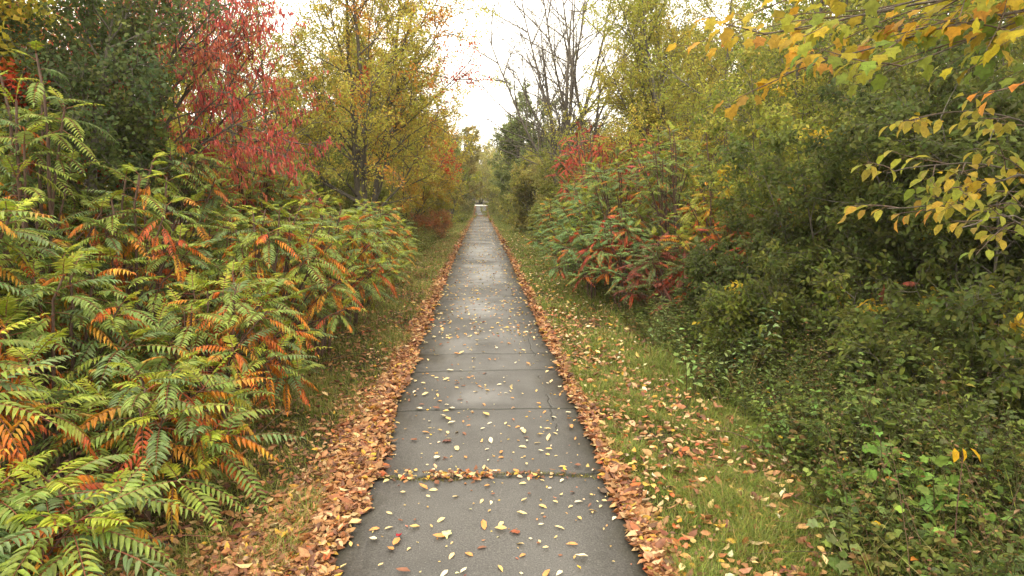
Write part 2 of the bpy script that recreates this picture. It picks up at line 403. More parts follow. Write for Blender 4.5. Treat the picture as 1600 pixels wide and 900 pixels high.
# scattered over the grass
n = 3600; y = 2.4 * (45 / 2.4) ** g.random(n); x = 1.15 + g.random(n) ** 1.3 * 2.0
z = gz(x, y) + .03 + g.random(n) * .05
flat_leaves(b, g, x, y, z, g.normal(.058, .016, n).clip(.03, .1) * np.interp(y, [5, 30], [1, 1.4]), pick(g, LIT + PALE[:3], n), .5, .55)
n = 1700; y = 2.4 * (12 / 2.4) ** g.random(n); x = 1.2 + np.abs(g.normal(.0, 1, n)) * .6 + np.interp(y, [2.4, 4, 6], [.7, .6, .0]) * g.random(n)
flat_leaves(b, g, x, y, gz(x, y) + .02 + g.random(n) * .04, g.normal(.07, .018, n).clip(.03, .12), pick(g, LIT, n, LITW), .5, .5)
n = 9000; y = 2.2 * (40 / 2.2) ** g.random(n); x = -1.3 - g.random(n) ** 1.2 * 2.6
z = gz(x, y) + .02 + g.random(n) * .04
flat_leaves(b, g, x, y, z, g.normal(.060, .016, n).clip(.03, .1) * np.interp(y, [5, 30], [1, 1.4]), pick(g, LIT, n, LITW), .5, .5)
n = 330; y = 2.9 * (9.6 / 2.9) ** g.random(n); x = g.uniform(-.95, 1., n) + PX
flat_leaves(b, g, x, y, prof(y) + .027, g.uniform(.016, .036, n), pick(g, PALE, n, PALEW), .12, .5)
# the far, small ones on the path and the drift in the first joint
n = 1900; y = 9.6 * (95 / 9.6) ** (g.random(n) ** 1.1); x = g.uniform(-.95, 1., n) + PX
flat_leaves(b, g, x, y, prof(y) + .028, g.normal(.055, .012, n).clip(.03, .09) * np.interp(y, [10, 60], [1, 1.5]), pick(g, PALE, n, PALEW), .12, .5)
n = 260; y = 90 + g.normal(0, 1.2, n * 4); x = g.uniform(-1, 1, n * 4)
flat_leaves(b, g, x, y, prof(y) + .03, np.full(n * 4, .12), pick(g, LIT, n * 4, LITW), .2, .6)
n = 190; x = np.concatenate([g.normal(-.30, .13, 60), g.normal(-.02, .09, 35), g.normal(-.62, .08, 18), g.uniform(-.9, .9, 77)]).clip(-.95, .9); y = JOINTS[0] + g.normal(0, .045, n) - .02 * np.sin(x * 3)
flat_leaves(b, g, x, y, prof(y) + .028 + g.random(n) * .02, g.normal(.05, .012, n).clip(.02, .08), pick(g, LIT + PALE[:3], n), .35, .52)
tag(b.obj("leaf_litter", M_LITTER), "drifts of brown fallen leaves along both path edges and over the grass", "leaf litter", None, "stuff")

# individual leaves lying on the path
g = rng(21)
cats = [("pale yellow", (.74, .58, .30)), ("golden tan", (.68, .46, .19)), ("cream coloured", (.80, .70, .48)), ("orange brown", (.56, .28, .11)), ("dark brown", (.22, .10, .06))]
lw = np.array([.34, .2, .2, .17, .09])
protos = {}
for ci, (cn, c) in enumerate(cats):
    for vi in range(3):
        bb = Buf()
        sz = (.044, .058, .074)[vi]
        leaves(bb, T_CURL if vi != 1 else T_LEAF, np.array([[-sz / 2, 0, .0]]), np.array([[1., 0, .03]]), np.array([[.1, .15, 1.]]), sz, sz * (.5, .44, .56)[vi], np.array([c]), 0, None, .6)
        protos[ci, vi] = bb.mesh("fallen_leaf", M_LITTER)
near = [("near the bottom of the photo", 3.0, 4.6), ("between the first leafy joint and the second joint", 4.9, 6.1), ("beyond the second joint of the path", 6.3, 9.6)]
def tri(x): return "along the left side" if x < -.35 else ("along the right side" if x > .4 else "along the middle")
pts = []
while len(pts) < 285:
    y = 2.9 * (9.6 / 2.9) ** g.random(); x = g.uniform(-.93, .98) + PX
    if all((x - a) ** 2 + (y - c_) ** 2 > .005 for a, c_ in pts): pts.append((x, y))
for x, y in pts:
    ci = int(g.choice(5, p=lw)); vi = int(g.choice(3, p=[.4, .4, .2]))
    o = bpy.data.objects.new("fallen_leaf", protos[ci, vi]); COL.objects.link(o)
    o.location = (x, y, float(prof(y)) + .031); o.rotation_euler = (g.normal(0, .15), g.normal(0, .15), g.random() * 6.28)
    wh = next(nm for nm, a, c_ in near if y < c_ + .3)
    s = .85 + g.random() * .5; o.scale = (s, s * g.uniform(.8, 1.2), s)
    tag(o, "%s %s fallen leaf lying %s of the path, %s" % (("small", "slim", "broad")[vi], cats[ci][0], tri(x), wh), "fallen leaf", "fallen leaves scattered on the path")
    o["label"] = " ".join(o["label"].split()[:16])
for nm, u, v, Y, c, sz, lab in (("fallen_leaf", 705, 707, 5.45, (.14, .05, .035), .085, "crumpled dark brown leaf alone in the middle of the near path"),
                       ("fallen_leaf", 626, 872, 3.85, (.30, .02, .03), .06, "small dark red leaf at the bottom of the path, left of centre"),
                       ("fallen_leaf", 812, 873, 3.85, (.26, .08, .04), .07, "reddish brown curled leaf at the bottom of the path, right of centre"),
                       ("fallen_leaf", 698, 867, 3.87, (.66, .66, .30), .085, "pale greenish star shaped leaf near the bottom middle of the path"),
                       ("fallen_leaf", 945, 805, 4.35, (.10, .07, .05), .09, "dark muddy leaf clump beside the right edge of the near path")):
    bb = Buf(); p = at(u, v, Y)
    leaves(bb, T_MAPLE if sz > .065 else T_CURL, np.array([[0, 0, 0.]]), np.array([[1., 0, .1]]), np.array([[.1, -.1, 1.]]), sz, sz * .8, np.array([c]), 0)
    o = bb.obj(nm, M_LITTER); Yg = CAM_H * F / (v - HOR); o.location = (float(at(u, v, Yg)[0]), Yg, .034); o.rotation_euler = (0, 0, u * .7)
    tag(o, lab, "fallen leaf", "distinctive fallen leaves on the path")

# ------------------------------------------------------------------ grass
g = rng(31); b = Buf()
GR = [(.15, .20, .040), (.20, .245, .05), (.095, .13, .03), (.28, .24, .07), (.36, .27, .12)]
def grass(n, y0, y1, xa, xb, h, wd, wts, pw=1.0):
    y = y0 * (y1 / y0) ** g.random(n); x = xa + (xb - xa) * g.random(n) ** pw
    pn = .5 + .5 * np.sin(x * 3.1 + 1.3 * np.sin(y * 1.1)) * np.sin(y * 2.3 + x)
    pn = np.clip(pn * .7 + .5 * (.5 + .5 * np.sin(x * 7.7 + 2 * np.sin(y * 4.1)) * np.sin(y * 6.7 + 1.3 * x)) - .1, 0, 1); keep = g.random(n) < .12 + .95 * pn; x, y, pn = x[keep], y[keep], pn[keep]; n = len(x)
    P = np.stack([x, y, gz(x, y) - .01], -1); az = g.random(n) * 6.28; ln = np.abs(g.normal(.55, .35, n))
    D = np.stack([np.cos(az) * ln, np.sin(az) * ln, np.ones(n)], -1)
    Nn = np.stack([-np.cos(az), -np.sin(az), ln + .2], -1)
    L = h * (.35 + .95 * pn) * g.uniform(.5, 1.3, n) * np.interp(y, [3, 30, 100], [1, 1.15, 1.5]); W_ = wd * np.interp(y, [2.5, 6, 20, 60], [1, 1.3, 2.6, 6.5])
    leaves(b, T_BLADE, P, D, Nn, L, W_, pick(g, GR, n, wts), .18, g, 1.2)
W1 = np.array([.32, .26, .2, .14, .08]); W2 = np.array([.22, .22, .12, .26, .18])
grass(190000, 2.3, 9, 1.10, 2.75, .12, .0046, W1)
grass(100000, 9, 110, 1.06, 2.7, .13, .005, W1)
grass(60000, 2.2, 9, -2.5, -1.15, .12, .0045, W2, 1.3)
grass(80000, 9, 110, -2.6, -1.05, .14, .005, W2)
# longer tufts against the weeds
grass(22000, 2.3, 30, 2.2, 3.4, .26, .005, W1)
grass(9000, 3, 60, -3.0, -1.75, .20, .005, W2)
tag(b.obj("grass", M_GRASS), "short green and yellowing grass on both verges of the path", "grass", None, "stuff")
g = rng(37); b = Buf()
n = 1300; x = g.uniform(-.95, 1., n); y = JOINTS[0] + .05 * np.sin(x * 5) + g.normal(0, .018, n)
P = np.stack([x, y, np.full(n, .022)], -1); D = g.normal(0, .6, (n, 3)); D[:, 2] = 1
leaves(b, T_BLADE, P, D, g.normal(0, 1, (n, 3)), g.uniform(.008, .024, n), .004, pick(g, [(.10, .12, .02), (.20, .19, .03), (.14, .10, .04)], n), .2, g)
tag(b.obj("moss", M_GRASS), "green moss growing in the nearest crosswise joint of the path", "moss", None, "stuff")

# ------------------------------------------------------------------ weeds
def herbs(b, g, x, y, h, nl, leaf, pal, wts=None, spread=.35, tmpl=T_LEAF, stemc=(.09, .08, .03), asp=.6, lobes=1):
    n = len(x); base = np.stack([x, y, gz(x, y) - .02], -1)
    az = g.random(n) * 6.28; ln = np.abs(g.normal(spread, .2, n)) * h
    lean = np.stack([np.cos(az) * ln, np.sin(az) * ln, np.zeros(n)], -1)
    k = 5; tt = np.linspace(0, 1, k)
    Pt = base[:, None] + lean[:, None] * (tt ** 1.7)[None, :, None]; Pt[..., 2] += h[:, None] * tt
    tubes(b, Pt, np.linspace(.0035, .0012, k)[None] * np.ones((n, 1)) * np.maximum(1, leaf / .05), np.array(stemc), 3)
    t = (np.arange(nl)[None] + g.random((n, nl))) / nl; t = .18 + .84 * t ** .8
    P = base[:, None] + lean[:, None] * (t ** 1.7)[..., None]; P[..., 2] += h[:, None] * t
    a = g.random((n, 1)) * 6.28 + np.arange(nl)[None] * 2.4
    D = np.stack([np.cos(a), np.sin(a), g.normal(.15, .35, a.shape)], -1)
    base_c = pick(g, pal, n, wts)
    L = leaf * (1.25 - .65 * t) * g.uniform(.7, 1.3, t.shape)
    P = P.reshape(-1, 3); D = nrm(D.reshape(-1, 3)); L = L.ravel(); C = np.repeat(base_c, nl, 0)
    N = g.normal(0, .55, P.shape); N[:, 2] += .8
    pet = L[:, None] * .35
    for q in range(lobes):
        rot = (0, .95, -.95)[q]
        D2 = D.copy(); D2[:, 0] = D[:, 0] * math.cos(rot) - D[:, 1] * math.sin(rot); D2[:, 1] = D[:, 0] * math.sin(rot) + D[:, 1] * math.cos(rot)
        leaves(b, tmpl, P + D * pet, D2, N, L, L * asp, C, .18, g)
WD = [(.11, .145, .035), (.14, .18, .04), (.19, .23, .055), (.08, .11, .033), (.22, .21, .06), (.24, .15, .06), (.14, .165, .07)]
WD = [(a_ * .72, b_ * .74, c_ * .75) for a_, b_, c_ in WD]
WDW = np.array([.22, .22, .16, .16, .12, .05, .07])
g = rng(41); b = Buf()
def area(n, y0, y1, xf, xs_):
    y = y0 * (y1 / y0) ** g.random(n); u = g.random(n); x0 = np.interp(y, *xf); return x0 + u * xs_, y, u
def clump(x, y): return .8 + .35 * np.sin(x * 2.3 + 1.7 * np.sin(y * 1.3)) * np.sin(y * 2.9 + 1.3 * np.sin(x * 1.9))
RX = ([2, 3, 4, 5.5, 7, 10, 20], [1.85, 1.95, 2.25, 2.6, 2.55, 2.4, 2.7])
x, y, u = area(2300, 2.2, 11, RX, 3.6); h = (.35 + 1.0 * u ** .5) * g.uniform(.5, 1.25, len(x)) * clump(x, y)
herbs(b, g, x, y, h, 12, .062, WD, WDW, .35, T_LEAF, lobes=3)
x, y, u = area(2600, 2.4, 12, RX, 4.5); h = (.45 + 1.35 * u ** .5) * g.uniform(.5, 1.25, len(x)) * clump(x + 3, y)
herbs(b, g, x, y, h, 22, .055, WD, WDW, .3, T_LANCE, asp=.34)
x, y, u = area(220, 2.3, 9, RX, 3.2); h = (.35 + .5 * u ** .6) * g.uniform(.7, 1.2, len(x))
herbs(b, g, x, y, h, 7, .085, [(.15, .20, .05), (.19, .24, .06), (.13, .17, .06)], None, .4, T_MAPLE, asp=.8)
x, y, u = area(5200, 2.3, 12, RX, 3.6); h = (.25 + .75 * u ** .5) * g.uniform(.5, 1.3, len(x)) * clump(x + 1, y + 2)
P = np.stack([x, y, gz(x, y)], -1); D = g.normal(0, .35, P.shape); D[:, 2] = 1
leaves(b, T_BLADE, P, D, g.normal(0, 1, P.shape) * [1, 1, .1], h, .007, pick(g, [(.20, .22, .06), (.30, .24, .10), (.24, .15, .07), (.14, .17, .05), (.36, .30, .15)], len(x)), .2, g)
x, y, u = area(260, 2.4, 11, RX, 3.2); h = (.5 + .8 * u ** .5) * g.uniform(.6, 1.2, len(x))
herbs(b, g, x, y, h, 9, .04, [(.22, .13, .07), (.16, .09, .05), (.28, .18, .10)], None, .5, T_CURL, (.16, .10, .06), asp=.5)
x, y, u = area(70, 2.6, 8, RX, 2.2); h = (.3 + .4 * u) * g.uniform(.8, 1.2, len(x))
herbs(b, g, x, y, h, 3, .075, [(.62, .34, .05), (.66, .46, .08), (.5, .2, .06)], None, .3, T_LEAF)
x, y, u = area(2400, 10, 60, ([10, 60], [2.5, 2.2]), 3.0); h = (.25 + .9 * u) * g.uniform(.6, 1.2, len(x))
herbs(b, g, x, y, h, 12, .085, WD, WDW, .3, T_QUAD, asp=.6)
tag(b.obj("undergrowth", M_HERB), "tangled green weeds and brambles covering the right bank", "undergrowth", None, "stuff")
g = rng(43); b = Buf()
WL = [(a_ * 1.7, b_ * 1.6, c_ * 1.5) for a_, b_, c_ in WD[:5]] + [(.22, .20, .06), (.28, .16, .07)]; WLW = np.array([.16, .2, .18, .1, .18, .12, .06])
x, y, u = area(5200, 12, 62, ([12, 20, 60], [-2.4, -2.1, -2.0]), -3.6); h = (.45 + .85 * u ** .6) * g.uniform(.55, 1.25, len(x))
herbs(b, g, x, y, h, 16, .075, WL, WLW, .3, T_QUAD, asp=.5)
x, y, u = area(900, 2.0, 12, ([2, 12], [-2.0, -2.3]), -3.5); h = g.uniform(.12, .4, len(x))
herbs(b, g, x, y, h, 8, .05, WL, WLW, .4, T_LEAF, asp=.6)
x, y, u = area(3200, 60, 117.5, ([60, 100, 117], [-1.8, -1.5, -1.15]), -3.5); h = (.55 + .9 * u) * g.uniform(.6, 1.25, len(x))
herbs(b, g, x, y, h, 9, .15, WL, WLW, .3, T_QUAD, asp=.6)
x, y, u = area(3200, 60, 117.5, ([60, 100, 117], [1.8, 1.5, 1.15]), 3.5); h = (.55 + .9 * u) * g.uniform(.6, 1.25, len(x))
herbs(b, g, x, y, h, 9, .15, WL, WLW, .3, T_QUAD, asp=.6)
tag(b.obj("undergrowth", M_HERB), "loose weeds and goldenrod covering the left bank under the trees", "undergrowth", None, "stuff")
def weed(name, label, u, v, Y, hs, nst, nl, leaf, pal, tmpl=T_LEAF, asp=.5, sp=.35, lobes=1, rad=.15, seedtop=None):
    gg = rng(int(u * 7 + v)); X = xat(u, Y); t = thing(name, label, "plant", (X, Y, float(gz(X, Y))), "larger weeds in the right undergrowth")
    bb = Buf(); xx = X + gg.normal(0, rad, nst); yy = Y + gg.normal(0, rad, nst)
    herbs(bb, gg, xx, yy, hs * gg.uniform(.7, 1.1, nst), nl, leaf, pal, None, sp, tmpl, asp=asp, lobes=lobes)
    o = np.array(t.location, np.float32); bb.v = [q - o for q in bb.v]; bb.obj("foliage", M_HERB, t)
    return t
weed("leafy_weed", "pale blue-green leafy weed standing out of the dark undergrowth", 1190, 540, 7.3, 1.0, 7, 26, .11, [(.24, .34, .16), (.28, .37, .19)], T_LANCE, .38)
weed("leafy_weed", "second pale green weed, lower and nearer the grass than the blue-green one", 1120, 600, 6.6, .75, 6, 20, .09, [(.20, .30, .10), (.24, .32, .12)], T_LANCE, .4)
weed("leafy_weed", "bright green broad leaved weed beneath the three yellow leaves", 1470, 800, 3.7, .7, 9, 12, .10, [(.16, .26, .06), (.20, .29, .07)], T_MAPLE, .85, rad=.2)
weed("leafy_weed", "bright green lobed leaf plant at the bottom right corner", 1560, 860, 3.3, .6, 9, 11, .10, [(.15, .25, .06), (.18, .27, .07)], T_MAPLE, .85, rad=.2)
weed("leafy_weed", "green serrated weed in front of the dark hollow on the right", 1380, 640, 4.7, .95, 9, 18, .085, [(.15, .22, .06), (.19, .25, .07)], T_LEAF, .5, lobes=3)
weed("leafy_weed", "tall thin weed with yellowing leaves at the right edge", 1560, 600, 4.4, 1.25, 6, 18, .08, [(.30, .30, .07), (.20, .24, .06)], T_LANCE, .4)
weed("leafy_weed", "orange and yellow leaved seedling at the edge of the right grass", 1385, 760, 3.9, .5, 6, 6, .085, [(.56, .34, .06), (.52, .22, .06), (.30, .28, .07)], T_LEAF, .62, rad=.22)
weed("leafy_weed", "dried brown flower stalks in the right undergrowth below the maroon sumac", 1300, 560, 6.2, 1.1, 10, 10, .05, [(.26, .16, .08), (.20, .12, .07)], T_CURL, .5, .3)
weed("leafy_weed", "rounded clump of small green leaves beside the right grass", 1230, 680, 4.9, .6, 14, 16, .055, [(.14, .22, .06), (.18, .25, .06)], T_LEAF, .6, .5)
weed("leafy_weed", "feathery dull green clump further along the right grass edge", 1060, 520, 8.6, .8, 12, 26, .07, [(.15, .20, .07), (.18, .20, .08)], T_LANCE, .28)
# dead twigs and cane tangle under the shrubs
g = rng(47); b = Buf()
for (n, xa, xb, y0, y1) in ((420, -4.5, -1.9, 2.2, 14), (420, 2.4, 6, 3, 14)):
    x = g.uniform(xa, xb, n); y = y0 * (y1 / y0) ** g.random(n)
    P = np.stack([x, y, gz(x, y) + .02], -1); D = g.normal(0, 1, (n, 3)); D[:, 2] = np.abs(D[:, 2]) * .6 + .1
    Pt = grow(g, P, D, g.uniform(.3, 1.1, n), 6, .12, -.06)
    tubes(b, Pt, np.linspace(.005, .0015, 7)[None] * g.uniform(.6, 1.3, (n, 1)), pick(g, [(.10, .06, .04), (.16, .11, .07), (.06, .04, .03), (.14, .05, .03)], n), 4)
tag(b.obj("brushwood", M_BARK), "thin dead twigs and canes tangled low under the shrubs", "brushwood", None, "stuff")

# ------------------------------------------------------------------ sumac
SG = [(.175, .235, .060), (.205, .26, .065), (.15, .21, .08), (.24, .29, .06)]
SY = [(.30, .35, .05), (.35, .37, .06)]
SO = [(.56, .21, .045), (.50, .14, .035), (.56, .31, .06), (.44, .10, .04)]
SRED = [(.44, .065, .065), (.52, .12, .10), (.34, .035, .05), (.48, .15, .08)]
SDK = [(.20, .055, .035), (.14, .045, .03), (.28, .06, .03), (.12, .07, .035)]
MG_ = [(.10, .15, .04)]
def frond(buf, g, p, az, el, L, cols, droop, nl, ll, arch, hang=0.):
    cols = np.asarray(cols)
    k = nl + 3
    d = np.array([math.cos(az) * math.cos(el), math.sin(az) * math.cos(el), math.sin(el)])
    pts = [p]; q = p.copy()
    for i in range(k):
        d = d + np.array([0, 0, -arch]); d /= np.linalg.norm(d); q = q + d * L / k; pts.append(q)
    P = np.array(pts)
    tubes(buf, P[None], np.linspace(.004, .0015, k + 1)[None], np.array((.26, .09, .05)) if len(cols) else np.array((.2, .1, .05)), 3)
    idx = np.arange(3, k + 1)
    T = nrm(P[idx] - P[idx - 1]); side = nrm(np.cross(T, np.array([0, 0, 1.])))
    up = np.cross(side, T); cut = g.uniform(-.1, 1.0)
    s = np.linspace(0, 1, len(idx)); ln = ll * (np.sin((s * .78 + .17) * np.pi)) ** .6
    for sg in (-1, 1):
        D = side * sg + T * .55 + np.array([0, 0, -1.]) * droop + g.normal(0, .08, T.shape)
        N = up + side * sg * droop + g.normal(0, .12, T.shape)
        mixw = np.clip((s - cut) * 5 + g.normal(0, .18, len(s)), 0, 1)[:, None]
        C = np.asarray(cols[0])[None] * (1 - mixw) + np.asarray(cols[-1])[None] * mixw
        kp = g.random(len(idx)) > .04
        leaves(buf, T_LANCE, P[idx][kp], D[kp], N[kp], (ln * g.uniform(.8, 1.12, len(idx)))[kp], (ln * .25)[kp], C[kp], .15, g)
    leaves(buf, T_LANCE, P[-1:], T[-1:], up[-1:], ll * .6, ll * .2, np.array([cols[0]]), .1, g)

def sumac(label, x, y, H, seed, nshoot=6, spread=.8, lean=(0, 0), autumn=.25, green=SG, aut=SO, tops=SY, nf=13, fl=.52, seeds=0, arch=1., mult=2.0, ll=.105, group="sumac shrubs beside the path", low=.35, hang=0.):
    g = rng(seed); z = float(gz(x, y))
    t = thing("sumac_shrub", label, "shrub", (x, y, z), group)
    gb, ab = Buf(), Buf()
    green = np.array(green); aut = np.array(aut); tops = np.array(tops)
    mains = []; sbufs = []; nshoot = int(nshoot * mult)
    for s in range(nshoot):
        a = s * 2.4 + g.random() * 1.1; hh = H * (low + (1 - low) * (1 - s / nshoot * .9) ** .9) * g.uniform(.9, 1.05)
        r_ = spread * math.sqrt((s + .5) / nshoot)
        bx = np.array([math.cos(a) * .10, math.sin(a) * .10, 0.])
        tip = np.array([math.cos(a) * r_ + lean[0] * hh, math.sin(a) * r_ + lean[1] * hh, hh])
        tt = np.linspace(0, 1, 9)[:, None]
        P = bx + (tip - bx) * tt; P[:, 2] = tip[2] * (tt[:, 0] ** .85); P[1:-1, :2] += np.cumsum(g.normal(0, .012, (7, 2)), 0)
        if s < 5:
            mains.append(P.copy()); sb = Buf(); sbufs.append(sb); r0 = .022
        else:
            q = min(range(len(mains)), key=lambda m_: np.linalg.norm(mains[m_][-1, :2] - tip[:2])); fk = int(g.integers(3, 6)); s0 = mains[q][fk]
            if s0[2] > tip[2] * .8: s0 = mains[q][2]
            sb = sbufs[q]; P = s0 + (tip - s0) * tt; P[:, 2] = s0[2] + (tip[2] - s0[2]) * tt[:, 0] ** .8; r0 = .009
        tubes(sb, P[None], (np.linspace(r0, .007, 9) * (.6 + H / 5))[None], np.array((.11, .065, .045)), 6)
        n = int(nf * .68 * g.uniform(.8, 1.2)); a0 = g.random() * 6.28
        for i in range(n):
            f = i / (n - 1)                       # 0 = lowest and oldest frond
            pp = P[-1] + (P[-3] - P[-1]) * (1 - f) * .95 * g.uniform(.8, 1.1)
            az = a0 + i * 2.4 + g.normal(0, .3)
            el = -.12 + f * .80 + g.normal(0, .24)
            L = fl * (1.0 - .55 * max(0, f - .7) / .3) * g.uniform(.62, 1.12)
            isA = g.random() < autumn * (1.5 - 1.35 * f)
            if isA: frond(ab, g, pp, az, el - .15, L * .9, (aut[g.permutation(len(aut))[:2]] if g.random() < .6 else np.array([green[g.integers(len(green))] * np.array([1.3, 1.1, .9]), aut[g.integers(len(aut))]])[::(1 if g.random() < .5 else -1)]), g.uniform(.5, 1.5), 11, ll * .92, .09 * arch)
            elif f > .8 and len(tops): frond(gb, g, pp, az, el + .1, L, tops[g.permutation(len(tops))[:1]] * g.uniform(.8, 1.1), .05, 9, ll * .85, .05)
            else: frond(gb, g, pp, az, el, L, (green[g.permutation(len(green))[:1]] if g.random() > .12 else np.array([green[0], aut[0] * .8 + green[0] * .2])), g.uniform(.05, .4) + hang, 12, ll, g.uniform(.03, .08) * arch)
        for i in range(2):
            pp = P[3] + (P[6] - P[3]) * g.random()
            (frond(ab, g, pp, g.random() * 6.28, .0, fl * .8, aut[g.permutation(len(aut))[:2]], 1.2, 9, ll * .85, .09) if g.random() < autumn * 1.8
             else frond(gb, g, pp, g.random() * 6.28, .1, fl * .9, green[g.permutation(len(green))[:1]], .3, 10, ll * .9, .08))
        if s < seeds:
            cb = Buf(); n = 260; th = g.random(n) * 6.28; hh2 = g.random(n); rr = .028 * np.sqrt(np.clip(np.sin((hh2 * .85 + .1) * np.pi), .02, 1)) * g.uniform(.6, 1.1, n)
            Ps = P[-1] + np.stack([np.cos(th) * rr, np.sin(th) * rr, hh2 * .15], -1)
            Dd = np.stack([np.cos(th), np.sin(th), np.full(n, .6)], -1)
            leaves(cb, T_QUAD, Ps, Dd, g.normal(0, 1, (n, 3)), .018, .012, pick(g, [(.14, .03, .025), (.20, .04, .03), (.08, .02, .02)], n), .2, g)
            cb.obj("seed_head", M_LITTER, t)
    for sb in sbufs: sb.obj("stem", M_BARK, t, True)
    if gb.n: gb.obj("foliage", M_SUMAC, t)
    if ab.n: ab.obj("autumn_foliage" if aut is not None else "foliage", M_SUMAC, t)
    return t
GL = "sumac shrubs on the left of the path"
for i, (x, y, H, au, sp, ns, lab) in enumerate([
    (-2.3, 3.05, .85, .22, .45, 6, "low green sumac in the bottom left corner with broad fern-like fronds"),
    (-3.1, 3.7, 1.45, .32, .5, 7, "sumac at the left edge just above the bottom corner plant, orange fronds hanging low"),
    (-2.35, 4.4, 1.1, .25, .55, 7, "leaning sumac whose long green fronds reach furthest over the leaf litter"),
    (-3.9, 4.6, 2.6, .18, .7, 8, "tall green sumac at the left edge of the photo halfway up"),
    (-2.4, 5.6, 1.55, .34, .7, 9, "sumac with many orange hanging fronds in the middle of the left bank"),
    (-4.2, 6.1, 3.3, .14, .8, 8, "bright yellow-green topped sumac below the dark vine covered tree"),
    (-2.35, 7.0, 2.2, .30, .8, 10, "sumac with a dark bare stem showing and red-orange fronds below its yellow-green top"),
    (-5.5, 6.6, 3.4, .12, .9, 8, "high green sumac at the far left edge in front of the dark vines"),
    (-3.9, 8.1, 3.2, .18, .9, 9, "green sumac standing behind the dark stemmed one with a pale top"),
    (-2.2, 8.7, 2.0, .28, .8, 10, "dense green sumac whose fronds come down to the grass, red fronds inside"),
    (-3.6, 10.2, 3.0, .16, .9, 9, "green sumac in front of the red drooping sumac"),
    (-2.2, 10.6, 2.0, .42, .8, 10, "sumac with vivid red fronds on its path side, past the dense one"),
    (-4.2, 12.4, 2.8, .12, .9, 8, "pale green sumac crown in front of the tall yellow tree trunks"),
    (-2.3, 12.7, 2.1, .22, .8, 10, "last green sumac of the left row, beside the low weeds"),
    (-2.7, 14.6, 2.2, .2, .8, 8, "small sumac half hidden behind the end of the left row"),
    (-3.5, 6.4, 2.6, .25, .7, 8, "green sumac between the orange fronded one and the dark stemmed one"),
    (-5.0, 5.2, 3.2, .14, .8, 8, "green sumac at the far left edge above the corner plants"),
    (-3.3, 9.9, 2.5, .2, .8, 9, "green sumac filling the middle of the left row, pale undersides showing"),
    (-3.3, 4.9, 1.7, .2, .7, 8, "bushy green sumac between the leaning one and the tall one at the left edge"),
    (-3.9, 5.4, 2.0, .2, .8, 8, "green sumac filling the left bank in front of the yellow-green topped one"),
    (-4.9, 7.4, 2.5, .15, .9, 8, "green sumac right under the trunk of the dark vine covered tree"),
    (-3.4, 8.0, 2.1, .25, .8, 8, "green sumac wedged behind the dark stemmed one"),
    (-3.4, 11.8, 2.3, .2, .8, 8, "green sumac behind the one with vivid red fronds"),
    (-2.5, 16.6, 1.8, .2, .7, 8, "sumac straggling out from the end of the left row among the weeds"),
]):
    sumac(lab, x, y, H, 100 + i, ns, sp, ((.13, -.06) if x > -3.7 else (.06, -.03)), au, group=GL, fl=.52 if y < 5 else .45, low=.3 if y > 4 else .6, nf=15, mult=2.3 if y < 5 else 3.0, ll=.098 if y < 5 else .082)
# red drooping sumacs with seed heads
RB = [(.34, .20, .06), (.30, .14, .06)]
sumac("lower crimson sumac hanging its red fronds toward the path", -3.7, 10.4, 3.5, 152, 10, 1.0, (.08, 0), .8, RB, SRED, [(.30, .26, .05)], 13, .40, 8, 1.7, 2.0, .075, GL, .5, .7)
